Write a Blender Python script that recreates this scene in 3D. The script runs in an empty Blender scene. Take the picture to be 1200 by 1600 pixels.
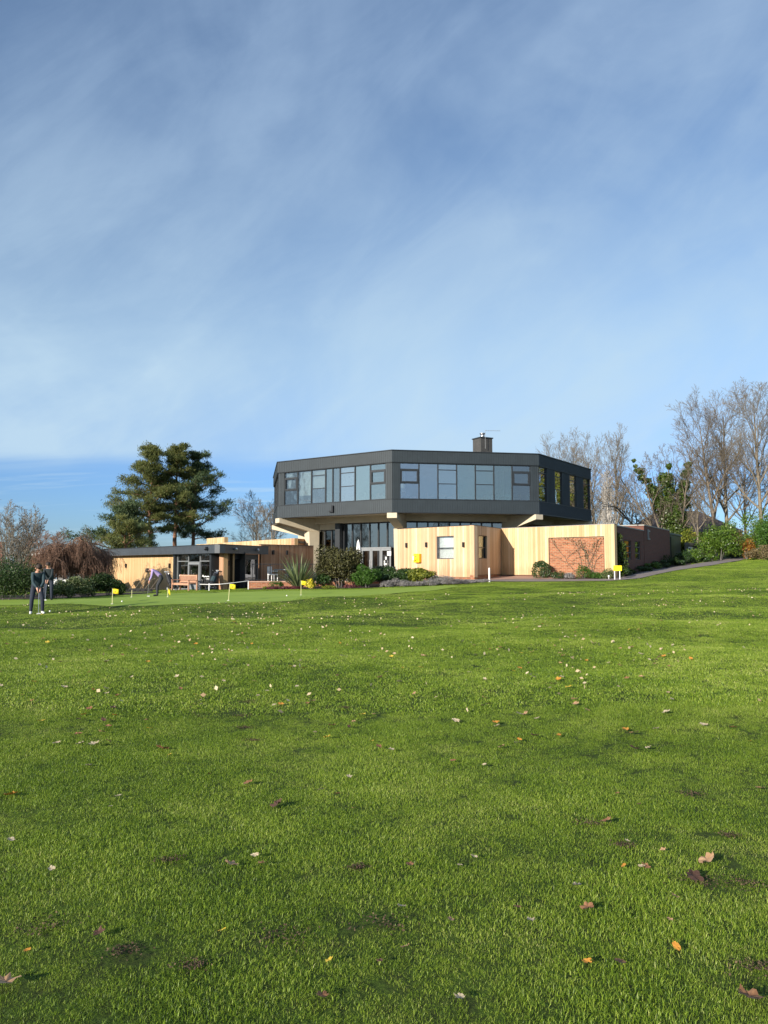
import bpy, bmesh, math, random
import numpy as np
from mathutils import Vector, Matrix, Euler
R = math.radians
SC = bpy.context.scene
COL = SC.collection

# ------------------------------------------------------------ camera, sky, sun, exposure
EYE = 1.6
F = 1180.0
PITCH = math.atan(84.0 / F)
cam = bpy.data.objects.new('camera', bpy.data.cameras.new('camera'))
COL.objects.link(cam); SC.camera = cam
cam.location = (0, 0, EYE)
cam.rotation_euler = (R(90) + PITCH, 0, 0)
cam.data.sensor_fit = 'VERTICAL'; cam.data.sensor_height = 24.0
cam.data.lens = 24.0 * F / 1600.0
cam.data.clip_start = 0.1; cam.data.clip_end = 5000
SC.view_settings.view_transform = 'Standard'; SC.view_settings.look = 'None'
SC.view_settings.gamma = 1.0; SC.view_settings.use_curve_mapping = False
SC.view_settings.exposure = 0.75

SUN_AZ = R(40)      # light travels this much to the right of straight ahead
SUN_EL = R(17)
sun = bpy.data.objects.new('sun', bpy.data.lights.new('sun', 'SUN')); COL.objects.link(sun)
sun.data.energy = 4.6; sun.data.angle = R(0.5); sun.data.color = (1.0, 0.92, 0.80)
to_sun = Vector((-math.sin(SUN_AZ) * math.cos(SUN_EL), -math.cos(SUN_AZ) * math.cos(SUN_EL), math.sin(SUN_EL)))
sun.rotation_euler = to_sun.to_track_quat('Z', 'Y').to_euler()
sun.location = to_sun * 60

W = bpy.data.worlds.new('World'); SC.world = W; W.use_nodes = True
def build_world():
    nt = W.node_tree; nt.nodes.clear(); N = nt.nodes.new; L = nt.links.new
    out = N('ShaderNodeOutputWorld'); bg = N('ShaderNodeBackground'); L(bg.outputs[0], out.inputs[0])
    bg.inputs[1].default_value = 0.10
    sky = N('ShaderNodeTexSky'); sky.sky_type = 'NISHITA'; sky.sun_disc = False
    sky.sun_elevation = SUN_EL
    sky.sun_rotation = math.atan2(to_sun.x, to_sun.y)
    sky.air_density = 1.0; sky.dust_density = 0.6; sky.ozone_density = 3.0
    tc = N('ShaderNodeTexCoord'); sep = N('ShaderNodeSeparateXYZ'); L(tc.outputs['Generated'], sep.inputs[0])
    def m(op, a, b=None, c=None):
        n = N('ShaderNodeMath'); n.operation = op
        for i, v in enumerate((a, b, c)):
            if v is None: continue
            if isinstance(v, (int, float)): n.inputs[i].default_value = v
            else: L(v, n.inputs[i])
        return n.outputs[0]
    z = m('MAXIMUM', sep.outputs['Z'], 0.0)
    zz = m('ADD', z, 0.16)
    px = m('DIVIDE', sep.outputs['X'], zz); py = m('DIVIDE', sep.outputs['Y'], zz)
    comb = N('ShaderNodeCombineXYZ'); L(px, comb.inputs[0]); L(py, comb.inputs[1])
    def noise(scale, rot, sx, sy, detail=6, rough=.55, dist=0.4, off=(0, 0, 0)):
        mp = N('ShaderNodeMapping'); L(comb.outputs[0], mp.inputs[0])
        mp.inputs['Rotation'].default_value = (0, 0, R(rot)); mp.inputs['Scale'].default_value = (sx, sy, 1)
        mp.inputs['Location'].default_value = off
        n = N('ShaderNodeTexNoise'); L(mp.outputs[0], n.inputs[0])
        n.inputs['Scale'].default_value = scale; n.inputs['Detail'].default_value = detail
        n.inputs['Roughness'].default_value = rough; n.inputs['Distortion'].default_value = dist
        return n.outputs[0]
    def mr(v, a, b, c, d, smooth=True):
        n = N('ShaderNodeMapRange'); n.interpolation_type = 'SMOOTHSTEP' if smooth else 'LINEAR'
        L(v, n.inputs[0])
        for i, q in enumerate((a, b, c, d)):
            if isinstance(q, (int, float)): n.inputs[i + 1].default_value = q
            else: L(q, n.inputs[i + 1])
        return n.outputs[0]
    def dnoise(scale, rot, sx, sz, detail, rough, dist, off):
        vr = N('ShaderNodeVectorRotate'); vr.rotation_type = 'Y_AXIS'; L(tc.outputs['Generated'], vr.inputs['Vector']); vr.inputs['Angle'].default_value = R(rot)
        mp = N('ShaderNodeMapping'); L(vr.outputs[0], mp.inputs[0]); mp.inputs['Scale'].default_value = (sx, 1, sz); mp.inputs['Location'].default_value = off
        n = N('ShaderNodeTexNoise'); L(mp.outputs[0], n.inputs[0]); n.inputs['Scale'].default_value = scale; n.inputs['Detail'].default_value = detail
        n.inputs['Roughness'].default_value = rough; n.inputs['Distortion'].default_value = dist; return n.outputs[0]
    big = dnoise(2.0, 22, 0.85, 1.2, 5, .55, .9, (3.1, 1.7, 0))
    streak = dnoise(3.2, 32, 0.75, 1.5, 7, .56, 1.0, (0.3, 2.2, 0))
    fine = dnoise(6.5, 36, 0.5, 1.9, 8, .62, .9, (5.3, .4, 0))
    b1 = mr(big, .33, .66, 0, 1); s1 = mr(streak, .33, .68, 0, 1); f1 = mr(fine, .35, .75, 0, 1)
    cl = m('ADD', m('MULTIPLY', b1, .46), m('ADD', m('MULTIPLY', s1, .32), m('MULTIPLY', f1, .18)))
    low = mr(z, .16, .70, .46, -.16)                       # thicker lower down
    veil = m('ADD', cl, low)
    hn = noise(1.2, 0, .6, 2.2, 4, .5, .3, (9, 4, 0))
    edge = m('ADD', z, mr(hn, 0, 1, -.03, .03, False))
    cut = m('MAXIMUM', mr(edge, .105, .150, 0, 1), mr(sep.outputs['Y'], .05, -.25, 0, 1))
    veil = m('MULTIPLY', m('MINIMUM', m('MAXIMUM', veil, 0.0), 1.0), cut)
    # low broken cloud near the horizon
    lown = noise(2.6, 0, .5, 2.5, 5, .6, .3, (1.3, 7, 0))
    lowc = m('MULTIPLY', mr(lown, .50, .75, 0, .55), mr(z, .015, .06, .5, 1))
    veil = m('MAXIMUM', veil, m('MULTIPLY', lowc, mr(z, .1, .16, 1, 0)))
    # clear sky colour: physical sky, shifted a little bluer
    hs = N('ShaderNodeHueSaturation'); L(sky.outputs[0], hs.inputs['Color'])
    hs.inputs['Saturation'].default_value = .9; hs.inputs['Value'].default_value = 1.0
    tm = N('ShaderNodeMixRGB'); L(mr(z, .10, .30, 0, 1), tm.inputs[0]); tm.inputs[1].default_value = (.50, .70, 1.05, 1); tm.inputs[2].default_value = (.92, 1.0, 1.06, 1)
    tint = N('ShaderNodeMixRGB'); tint.blend_type = 'MULTIPLY'; tint.inputs[0].default_value = 1
    L(hs.outputs[0], tint.inputs[1]); L(tm.outputs[0], tint.inputs[2])
    mix = N('ShaderNodeMixRGB'); L(m('MULTIPLY', veil, .85), mix.inputs[0]); L(tint.outputs[0], mix.inputs[1])
    cm = N('ShaderNodeMixRGB'); L(mr(z, .2, .65, 0, 1), cm.inputs[0]); cm.inputs[1].default_value = (3.35, 4.45, 5.3, 1); cm.inputs[2].default_value = (2.3, 3.2, 4.5, 1)
    L(cm.outputs[0], mix.inputs[2])
    L(mix.outputs[0], bg.inputs[0])
build_world()

# ------------------------------------------------------------ helpers
def at(u, v, Y):
    """point seen at photo pixel (u, v), at distance Y ahead of the camera"""
    xc = (u - 600) / F; yc = (800 - v) / F
    dx, dy, dz = xc, math.cos(PITCH) - yc * math.sin(PITCH), math.sin(PITCH) + yc * math.cos(PITCH)
    s = Y / dy
    return Vector((dx * s, Y, EYE + dz * s))

_cp = np.array([
 (0,0,0),(-5,4,0),(5,4,.02),(-14,10,-.02),(14,10,.2),(0,15,0),(-8,16,-.03),(9,17,.15),(0,26,.08),(12,28,.42),(24,32,.95),
 (-12.2,26.6,-.05),(-16,36,-.03),(-26,36,-.1),(-10.7,30,.12),(-6.2,30.5,.2),(-3.9,36,.27),(-11,37,.16),(-11.8,45,.13),
 (-7.5,44,.24),(-3.6,42,.3),(0,43,.4),(3.8,44,.56),(5.4,45,.74),(7.6,49.2,.93),(8.7,45,.72),(13.3,44,.88),(16.2,48,1.22),
 (23.7,56,1.62),(29.7,62,2.0),(33,60,2.35),(40,70,3.2),(20,40,.85),(-18.4,54,-.12),(-9.6,44,.18),(-28,62,-.1),(-45,60,-.1),
 (0,64,.6),(22,60,1.85),(-40,90,0),(0,100,.8),(40,100,3.2),(60,60,3.6),(-60,20,0),(60,10,1.2),(0,-20,0),(-40,-20,0),(40,-20,.6),(0,130,.9),(40,40,2.2)], float)
def _phi(r2): return 0.5 * r2 * np.log(r2 + 1e-9)
def _tps():
    n = len(_cp); P = _cp[:, :2] / 30; K = _phi(((P[:, None] - P[None]) ** 2).sum(-1)) + np.eye(n) * .01
    A = np.zeros((n + 3, n + 3)); A[:n, :n] = K; A[:n, n] = 1; A[:n, n + 1:] = P; A[n, :n] = 1; A[n + 1:, :n] = P.T
    return np.linalg.solve(A, np.concatenate([_cp[:, 2], [0, 0, 0]]))
_w = _tps()
_bump = [(.007, 3.1, .4), (.005, 2.3, 1.9), (.004, 1.7, 2.9), (.026, 5.3, .9), (.032, 7.4, 2.4), (.03, 11.0, 1.4)]
def H(x, y):
    """ground height"""
    x = np.asarray(x, float); y = np.asarray(y, float); sh = np.broadcast(x, y).shape
    xf = np.broadcast_to(x, sh).ravel(); yf = np.broadcast_to(y, sh).ravel()
    cx = np.clip(xf, -70, 70) / 30; cy = np.clip(yf, -30, 140) / 30
    out = np.empty(len(xf))
    for i in range(0, len(xf), 20000):
        s = slice(i, i + 20000)
        r2 = (cx[s, None] - _cp[None, :, 0] / 30) ** 2 + (cy[s, None] - _cp[None, :, 1] / 30) ** 2
        out[s] = _phi(r2) @ _w[:len(_cp)] + _w[-3] + _w[-2] * cx[s] + _w[-1] * cy[s]
    r = np.sqrt(xf ** 2 + (yf - 40) ** 2); t = np.clip((r - 80) / 60, 0, 1); t = t * t * (3 - 2 * t)
    out = np.clip(out, -2, 5) * (1 - t) + .5 * t
    b = 0
    for k, (a, wl, an) in enumerate(_bump):
        q = 2 * math.pi / wl
        b = b + a * np.sin(q * (xf * math.cos(an) + yf * math.sin(an)) + 1.7 * k + .8 * np.sin(yf / (wl * 1.3) + k) + .7 * np.cos(xf / (wl * 1.7) - k))
    out = out + b * np.clip((44 - yf) / 10, .1, 1)
    return out.reshape(sh)
def h(x, y): return float(H(x, y))
def gp(u, v):
    """ground point seen at photo pixel (u, v)"""
    last = None
    for k in range(1, 700):
        Y = 2 + k * .12
        p = at(u, v, Y)
        if p.z <= h(p.x, p.y):
            return Vector((p.x, p.y, h(p.x, p.y)))
        last = p
    return Vector((last.x, last.y, h(last.x, last.y)))

ORG = {}
def tag(o, label=None, cat=None, group=None, kind=None):
    if label: o['label'] = label
    if cat: o['category'] = cat
    if group: o['group'] = group
    if kind: o['kind'] = kind
    return o
def thing(name, label, cat, loc=(0, 0, 0), group=None, kind=None):
    o = bpy.data.objects.new(name, None); COL.objects.link(o); o.location = loc
    o.empty_display_size = .3; ORG[o.name] = Vector(loc)
    return tag(o, label, cat, group, kind)
def place(name, me, parent=None, loc=None):
    o = bpy.data.objects.new(name, me); COL.objects.link(o)
    if parent is not None: o.parent = parent; ORG[o.name] = ORG[parent.name]
    else: ORG[o.name] = Vector((0, 0, 0))
    if loc is not None: o.location = loc
    return o

class MB:
    def __init__(s): s.v = []; s.f = []; s.mi = []
    def add(s, vs, fs, mi=0):
        b = len(s.v); s.v += [tuple(p) for p in vs]; s.f += [tuple(i + b for i in f) for f in fs]; s.mi += [mi] * len(fs); return s
    def hexa(s, p, mi=0):   # 8 points: bottom 4 ccw, top 4 ccw
        return s.add(p, [(3, 2, 1, 0), (4, 5, 6, 7), (0, 1, 5, 4), (1, 2, 6, 5), (2, 3, 7, 6), (3, 0, 4, 7)], mi)
    def box(s, c, d, rz=0, mi=0, M=None):
        x, y, z = d[0] / 2, d[1] / 2, d[2] / 2
        pts = [Vector(q) for q in ((-x, -y, -z), (x, -y, -z), (x, y, -z), (-x, y, -z), (-x, -y, z), (x, -y, z), (x, y, z), (-x, y, z))]
        m = Matrix.Translation(c) @ (M if M is not None else Matrix.Rotation(rz, 4, 'Z'))
        return s.hexa([m @ q for q in pts], mi)
    def prism(s, poly, z0, z1, mi=0):
        n = len(poly)
        a = sum(poly[i][0] * poly[(i + 1) % n][1] - poly[(i + 1) % n][0] * poly[i][1] for i in range(n))
        if a < 0: poly = poly[::-1]
        return s.add([(x, y, z0) for x, y in poly] + [(x, y, z1) for x, y in poly],
                     [tuple(range(n))[::-1], tuple(range(n, 2 * n))] + [(i, (i + 1) % n, (i + 1) % n + n, i + n) for i in range(n)], mi)
    def tube(s, path, rad, sides=8, mi=0, caps=True):
        path = [Vector(p) for p in path]; n = len(path)
        if not hasattr(rad, '__len__'): rad = [rad] * n
        vs = []; fs = []
        up = None
        for i, p in enumerate(path):
            d = (path[min(i + 1, n - 1)] - path[max(i - 1, 0)]).normalized()
            if up is None: up = Vector((0, 0, 1)) if abs(d.z) < .9 else Vector((1, 0, 0))
            a = d.cross(up).normalized(); b = d.cross(a).normalized(); up = -b if False else up
            for k in range(sides):
                t = 2 * math.pi * k / sides
                vs.append(p + (a * math.cos(t) + b * math.sin(t)) * rad[i])
        for i in range(n - 1):
            for k in range(sides):
                k2 = (k + 1) % sides
                fs.append((i * sides + k, i * sides + k2, (i + 1) * sides + k2, (i + 1) * sides + k))
        if caps: fs += [tuple(range(sides))[::-1], tuple((n - 1) * sides + k for k in range(sides))]
        return s.add(vs, fs, mi)
    def sphere(s, c, r, mi=0, nu=10, nv=7, sc=(1, 1, 1)):
        vs = [(c[0] + r * sc[0] * math.sin(math.pi * j / nv) * math.cos(2 * math.pi * i / nu),
               c[1] + r * sc[1] * math.sin(math.pi * j / nv) * math.sin(2 * math.pi * i / nu),
               c[2] + r * sc[2] * math.cos(math.pi * j / nv)) for j in range(1, nv) for i in range(nu)]
        t = len(vs); vs += [(c[0], c[1], c[2] + r * sc[2]), (c[0], c[1], c[2] - r * sc[2])]
        fs = [(j * nu + i, (j + 1) * nu + i, (j + 1) * nu + (i + 1) % nu, j * nu + (i + 1) % nu) for j in range(nv - 2) for i in range(nu)]
        fs += [(t, i, (i + 1) % nu) for i in range(nu)] + [(t + 1, (nv - 2) * nu + (i + 1) % nu, (nv - 2) * nu + i) for i in range(nu)]
        return s.add(vs, fs, mi)
    def build(s, name, mat, parent=None, smooth=False, bevel=0, org=None):
        o0 = ORG[parent.name] if parent is not None else (Vector(org) if org is not None else Vector((0, 0, 0)))
        me = bpy.data.meshes.new(name)
        me.from_pydata([(x - o0[0], y - o0[1], z - o0[2]) for x, y, z in s.v], [], s.f)
        mats = mat if isinstance(mat, (list, tuple)) else [mat]
        for m in mats: me.materials.append(m)
        if len(mats) > 1: me.polygons.foreach_set('material_index', s.mi)
        bm = bmesh.new(); bm.from_mesh(me); bmesh.ops.recalc_face_normals(bm, faces=bm.faces)
        uv = bm.loops.layers.uv.new('UVMap')
        for f in bm.faces:
            f.smooth = smooth; n = f.normal
            if abs(n.z) > .75: 
                for l in f.loops: l[uv].uv = (l.vert.co.x, l.vert.co.y)
            else:
                t = Vector((-n.y, n.x, 0)).normalized()
                for l in f.loops: l[uv].uv = (t.dot(l.vert.co) + o0.dot(t), l.vert.co.z)
        bm.to_mesh(me); bm.free()
        if parent is None:
            o = place(name, me, None, o0); ORG[o.name] = Vector(o0)
        else: o = place(name, me, parent)
        if bevel:
            b = o.modifiers.new('bevel', 'BEVEL'); b.width = bevel; b.segments = 2; b.limit_method = 'ANGLE'
        return o

class Face:
    """wall frame in plan: p0 left end, p1 right end as seen from outside"""
    def __init__(s, p0, p1):
        s.p0 = Vector(p0[:2]); s.p1 = Vector(p1[:2]); s.L = (s.p1 - s.p0).length
        s.d = (s.p1 - s.p0) / s.L; s.n = Vector((s.d.y, -s.d.x)); s.ang = math.atan2(s.d.y, s.d.x)
    def pt(s, a, o=0, z=0):
        q = s.p0 + s.d * a + s.n * o; return Vector((q.x, q.y, z))
    def box(s, mb, a0, a1, z0, z1, o0, o1, mi=0):
        q = [s.pt(a0, o1), s.pt(a1, o1), s.pt(a1, o0), s.pt(a0, o0)]
        mb.hexa([(p.x, p.y, z0) for p in q] + [(p.x, p.y, z1) for p in q], mi)

def mesh_np(name, V, Fq, mats, vattr=None, smooth=False, nper=None):
    """fast mesh: V (n,3), Fq (m,k) all same size"""
    me = bpy.data.meshes.new(name); n, k = Fq.shape
    me.vertices.add(len(V)); me.vertices.foreach_set('co', np.asarray(V, np.float32).ravel())
    me.loops.add(n * k); me.loops.foreach_set('vertex_index', np.asarray(Fq, np.int32).ravel())
    me.polygons.add(n); me.polygons.foreach_set('loop_start', np.arange(0, n * k, k, dtype=np.int32))
    try: me.polygons.foreach_set('loop_total', np.full(n, k, np.int32))
    except Exception: pass
    if smooth: me.polygons.foreach_set('use_smooth', np.ones(n, bool))
    for m in (mats if isinstance(mats, (list, tuple)) else [mats]): me.materials.append(m)
    if vattr is not None:
        a = me.attributes.new('v', 'FLOAT', 'POINT'); a.data.foreach_set('value', np.asarray(vattr, np.float32))
    me.update(calc_edges=True); me.validate()
    return me

# ------------------------------------------------------------ materials
def newmat(name):
    m = bpy.data.materials.new(name); m.use_nodes = True
    nt = m.node_tree; b = nt.nodes['Principled BSDF']; return m, nt, nt.nodes.new, nt.links.new, b
def ramp(nt, fac, stops):
    r = nt.nodes.new('ShaderNodeValToRGB'); nt.links.new(fac, r.inputs[0])
    while len(r.color_ramp.elements) < len(stops): r.color_ramp.elements.new(.5)
    for e, (p, c) in zip(r.color_ramp.elements, stops): e.position = p; e.color = (*c, 1)
    return r.outputs[0]
def noise_n(nt, vec, scale, detail=3, rough=.5, dist=0):
    n = nt.nodes.new('ShaderNodeTexNoise')
    if vec is not None: nt.links.new(vec, n.inputs[0])
    n.inputs['Scale'].default_value = scale; n.inputs['Detail'].default_value = detail
    n.inputs['Roughness'].default_value = rough; n.inputs['Distortion'].default_value = dist
    return n.outputs[0]
def mth(nt, op, a, b=None):
    n = nt.nodes.new('ShaderNodeMath'); n.operation = op
    for i, v in enumerate((a, b)):
        if v is None: continue
        if isinstance(v, (int, float)): n.inputs[i].default_value = v
        else: nt.links.new(v, n.inputs[i])
    return n.outputs[0]
def mixc(nt, fac, a, b, mode='MIX'):
    n = nt.nodes.new('ShaderNodeMixRGB'); n.blend_type = mode
    for i, v in enumerate((fac, a, b)):
        if isinstance(v, (int, float)): n.inputs[i].default_value = v
        elif isinstance(v, tuple): n.inputs[i].default_value = (*v, 1)
        else: nt.links.new(v, n.inputs[i])
    return n.outputs[0]
def bump(nt, b, hgt, strength=.3, dist=.02):
    n = nt.nodes.new('ShaderNodeBump'); n.inputs['Strength'].default_value = strength; n.inputs['Distance'].default_value = dist
    nt.links.new(hgt, n.inputs['Height']); nt.links.new(n.outputs[0], b.inputs['Normal'])
def plain(name, c, rough=.6, metal=0, var=.12, scale=6, spec=.4, c2=None, bmp=0):
    m, nt, N, L, b = newmat(name)
    g = N('ShaderNodeNewGeometry'); n = noise_n(nt, g.outputs['Position'], scale, 4, .6)
    c2 = c2 or tuple(x * (1 + var) for x in c); c1 = c if c2 != tuple(x * (1 + var) for x in c) else tuple(x * (1 - var) for x in c)
    L(ramp(nt, n, [(.35, c1), (.65, c2)]), b.inputs['Base Color'])
    b.inputs['Roughness'].default_value = rough; b.inputs['Metallic'].default_value = metal
    b.inputs['Specular IOR Level'].default_value = spec
    if bmp: bump(nt, b, n, bmp, .02)
    return m
def timber(name, stops, board=.14, fine=.35):
    m, nt, N, L, b = newmat(name)
    uv = N('ShaderNodeUVMap'); s = N('ShaderNodeSeparateXYZ'); L(uv.outputs[0], s.inputs[0])
    q = mth(nt, 'DIVIDE', s.outputs[0], board); fl = mth(nt, 'FLOOR', q); fr = mth(nt, 'FRACT', q)
    wn = N('ShaderNodeTexWhiteNoise'); wn.noise_dimensions = '1D'; L(fl, wn.inputs['W'])
    base = ramp(nt, wn.outputs['Value'], stops)
    mp = N('ShaderNodeMapping'); L(uv.outputs[0], mp.inputs[0]); mp.inputs['Scale'].default_value = (22, 1.3, 1)
    gr = noise_n(nt, mp.outputs[0], 1.6, 5, .6, .6)
    c = mixc(nt, fine, base, ramp(nt, gr, [(.3, (.72, .62, .5)), (.7, (1.0, 1.0, 1.0))]), 'MULTIPLY')
    mp2 = N('ShaderNodeMapping'); L(uv.outputs[0], mp2.inputs[0]); mp2.inputs['Scale'].default_value = (1.2, .5, 1)
    w = noise_n(nt, mp2.outputs[0], 1.0, 3, .5)
    c = mixc(nt, .35, c, ramp(nt, w, [(.35, (.8, .74, .68)), (.7, (1, 1, 1))]), 'MULTIPLY')
    sv = mth(nt, 'ADD', mth(nt, 'MULTIPLY', s.outputs[1], -1.0), mth(nt, 'MULTIPLY', noise_n(nt, mp.outputs[0], .35, 3, .6), 1.6))
    c = mixc(nt, .5, c, ramp(nt, sv, [(0.0, (1, 1, 1)), (.35, (.72, .66, .6))]), 'MULTIPLY')
    edge = mth(nt, 'GREATER_THAN', mth(nt, 'ABSOLUTE', mth(nt, 'SUBTRACT', fr, .5)), .455)
    c = mixc(nt, mth(nt, 'MULTIPLY', edge, .55), c, (.16, .1, .06))
    L(c, b.inputs['Base Color']); b.inputs['Roughness'].default_value = .7; b.inputs['Specular IOR Level'].default_value = .25
    bump(nt, b, mth(nt, 'SUBTRACT', gr, edge), .5, .008)
    return m
def brick(name, c1, c2, mortar, sc=1.0):
    m, nt, N, L, b = newmat(name)
    uv = N('ShaderNodeUVMap'); t = N('ShaderNodeTexBrick'); L(uv.outputs[0], t.inputs[0])
    t.inputs['Scale'].default_value = sc; t.inputs['Brick Width'].default_value = .225; t.inputs['Row Height'].default_value = .075
    t.inputs['Mortar Size'].default_value = .011; t.inputs['Mortar Smooth'].default_value = .2; t.inputs['Bias'].default_value = 0
    t.inputs['Color1'].default_value = (*c1, 1); t.inputs['Color2'].default_value = (*c2, 1); t.inputs['Mortar'].default_value = (*mortar, 1)
    n = noise_n(nt, uv.outputs[0], 3, 5, .65)
    L(mixc(nt, .6, t.outputs[0], ramp(nt, n, [(.3, (.6, .55, .53)), (.7, (1.1, 1.05, 1))]), 'MULTIPLY'), b.inputs['Base Color'])
    b.inputs['Roughness'].default_value = .85; bump(nt, b, t.outputs['Fac'], -.5, .008)
    return m
def glass(name, refl=.35, tint=(.35, .42, .42), rough=.02, wob=.02):
    m, nt, N, L, b = newmat(name); nt.nodes.remove(b); out = nt.nodes['Material Output']
    g = N('ShaderNodeBsdfGlossy'); g.inputs[0].default_value = (.95, .93, .88, 1); g.inputs[1].default_value = rough
    t = N('ShaderNodeBsdfTransparent'); t.inputs[0].default_value = (*tint, 1)
    fr = N('ShaderNodeFresnel'); fr.inputs[0].default_value = 1.5
    oi = N('ShaderNodeObjectInfo')
    fac = mth(nt, 'ADD', mth(nt, 'MULTIPLY', fr.outputs[0], .8), mth(nt, 'MULTIPLY', mth(nt, 'ADD', mth(nt, 'MULTIPLY', oi.outputs['Random'], 1.6), .15), refl))
    geo = N('ShaderNodeNewGeometry'); n = noise_n(nt, geo.outputs['Position'], .9, 2)
    bp = N('ShaderNodeBump'); bp.inputs['Strength'].default_value = wob; bp.inputs['Distance'].default_value = .3; L(n, bp.inputs['Height'])
    L(bp.outputs[0], g.inputs['Normal'])
    wn = N('ShaderNodeTexWhiteNoise'); wn.noise_dimensions = '1D'; L(mth(nt, 'MULTIPLY', oi.outputs['Random'], 91.7), wn.inputs['W'])
    L(ramp(nt, wn.outputs['Value'], [(0, (.86, .90, .84)), (.5, (.93, .93, .90)), (1, (.93, .90, .95))]), g.inputs[0])
    mx = N('ShaderNodeMixShader'); L(fac, mx.inputs[0]); L(t.outputs[0], mx.inputs[1]); L(g.outputs[0], mx.inputs[2]); L(mx.outputs[0], out.inputs[0])
    return m
def leafmat(name, stops, trans=.3, rough=.5, spec=.3):
    m, nt, N, L, b = newmat(name)
    a = N('ShaderNodeAttribute'); a.attribute_name = 'v'
    g = N('ShaderNodeNewGeometry'); n = noise_n(nt, g.outputs['Position'], 1.1, 3, .6)
    f = mth(nt, 'ADD', mth(nt, 'MULTIPLY', a.outputs['Fac'], .6), mth(nt, 'MULTIPLY', mth(nt, 'SUBTRACT', n, .15), .55))
    c = ramp(nt, f, stops); L(c, b.inputs['Base Color'])
    b.inputs['Roughness'].default_value = rough; b.inputs['Specular IOR Level'].default_value = spec
    tr = N('ShaderNodeBsdfTranslucent'); L(c, tr.inputs[0])
    mx = N('ShaderNodeMixShader'); mx.inputs[0].default_value = trans; out = nt.nodes['Material Output']
    L(b.outputs[0], mx.inputs[1]); L(tr.outputs[0], mx.inputs[2]); L(mx.outputs[0], out.inputs[0])
    return m

M = {}
M['timber'] = timber('cedar', [(0, (.46, .28, .16)), (.25, (.68, .48, .31)), (.45, (.55, .35, .20)), (.65, (.76, .58, .41)), (.85, (.60, .40, .24)), (1, (.74, .52, .30))], .17, .5)
M['timber_gold'] = timber('cedar_gold', [(0, (.50, .31, .15)), (.3, (.64, .45, .25)), (.6, (.57, .37, .19)), (1, (.70, .51, .30))], .12, .45)
M['timber_pale'] = timber('cedar_pale', [(0, (.50, .33, .16)), (.3, (.68, .52, .32)), (.5, (.54, .37, .19)), (.75, (.72, .57, .37)), (1, (.62, .43, .22))], .17, .5)
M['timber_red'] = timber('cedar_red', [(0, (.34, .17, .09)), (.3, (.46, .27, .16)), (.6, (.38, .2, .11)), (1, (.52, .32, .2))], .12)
M['metal'] = plain('anthracite_metal', (.024, .033, .040), .6, .0, .08, 2, .5)
M['metal_dark'] = plain('dark_frame', (.022, .025, .029), .4, 0, .1, 3, .5)
M['fascia'] = plain('grey_fascia', (.05, .058, .068), .42, 0, .12, 3, .5)
M['grey_frame'] = plain('grey_frame', (.20, .21, .22), .45, 0, .06, 4)
M['trim'] = plain('roof_trim', (.32, .33, .34), .4, .3, .06, 4)
M['cream'] = plain('cream_render', (.56, .48, .35), .8, 0, .07, 1.5, .2, bmp=.1)
M['concrete'] = plain('concrete', (.34, .32, .29), .85, 0, .1, 4, .2, bmp=.2)
M['roofing'] = plain('roof_felt', (.12, .12, .12), .9, 0, .2, 2)
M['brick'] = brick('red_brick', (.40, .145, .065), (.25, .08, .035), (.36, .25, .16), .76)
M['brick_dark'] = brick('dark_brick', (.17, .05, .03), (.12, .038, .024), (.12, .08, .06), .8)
M['brick_grey'] = brick('grey_brick', (.06, .06, .06), (.045, .046, .046), (.08, .08, .075))
M['white'] = plain('white_paint', (.78, .77, .74), .5, 0, .04, 5)
M['white_cloth'] = plain('white_cloth', (.72, .72, .70), .9, 0, .08, 9)
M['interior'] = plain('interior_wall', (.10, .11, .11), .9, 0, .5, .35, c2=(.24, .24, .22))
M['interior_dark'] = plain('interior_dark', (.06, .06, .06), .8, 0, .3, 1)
M['carpet'] = plain('carpet', (.12, .11, .12), .95, 0, .2, 2)
M['blind'] = plain('blind', (.62, .60, .64), .8, 0, .04, 8)
M['glass_up'] = glass('window_glass', .33, (.72, .78, .76))
M['glass_clear'] = glass('clear_glass', .06, (.92, .95, .95))
M['glass_dark'] = glass('lobby_glass', .26, (.25, .28, .3))
M['glass_side'] = glass('side_glass', .5, (.3, .34, .3))
M['yellow'] = plain('yellow_plastic', (.80, .50, .01), .4, 0, .05, 8)
M['yellow_flag'] = plain('yellow_flag', (.85, .68, .02), .7, 0, .05, 8)
M['pole'] = plain('flag_pole', (.62, .58, .30), .5, 0, .06, 10)
M['black'] = plain('black_plastic', (.015, .015, .017), .4, 0, .2, 10)
M['bench_wood'] = plain('bench_wood', (.50, .27, .17), .65, 0, .15, 12)
M['wicker'] = plain('wicker', (.30, .30, .29), .8, 0, .2, 30)
M['steel'] = plain('steel', (.55, .55, .56), .3, .9, .05, 5)
M['tyre'] = plain('tyre', (.02, .02, .02), .8, 0, .2, 10)
M['red'] = plain('red_bag', (.35, .03, .03), .6, 0, .1, 9)
M['slate'] = plain('slate_roof', (.055, .045, .045), .8, 0, .25, 2.5)
M['fence'] = plain('fence_wood', (.13, .12, .11), .85, 0, .25, 4)
M['bark'] = plain('bark_grey', (.19, .165, .13), .9, 0, .3, 6, .2)
M['bark_brown'] = plain('bark_brown', (.16, .13, .098), .9, 0, .3, 6, .2)
M['bark_red'] = plain('bark_red', (.19, .115, .08), .9, 0, .3, 5, .2)
M['bark_pale'] = plain('bark_pale', (.19, .16, .12), .9, 0, .25, 6, .2)
M['bark_birch'] = plain('bark_birch', (.62, .58, .52), .8, 0, .3, 9, .2, c2=(.22, .2, .18))
M['bark_pine'] = plain('bark_pine', (.24, .13, .085), .9, 0, .3, 4, .2)
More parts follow.
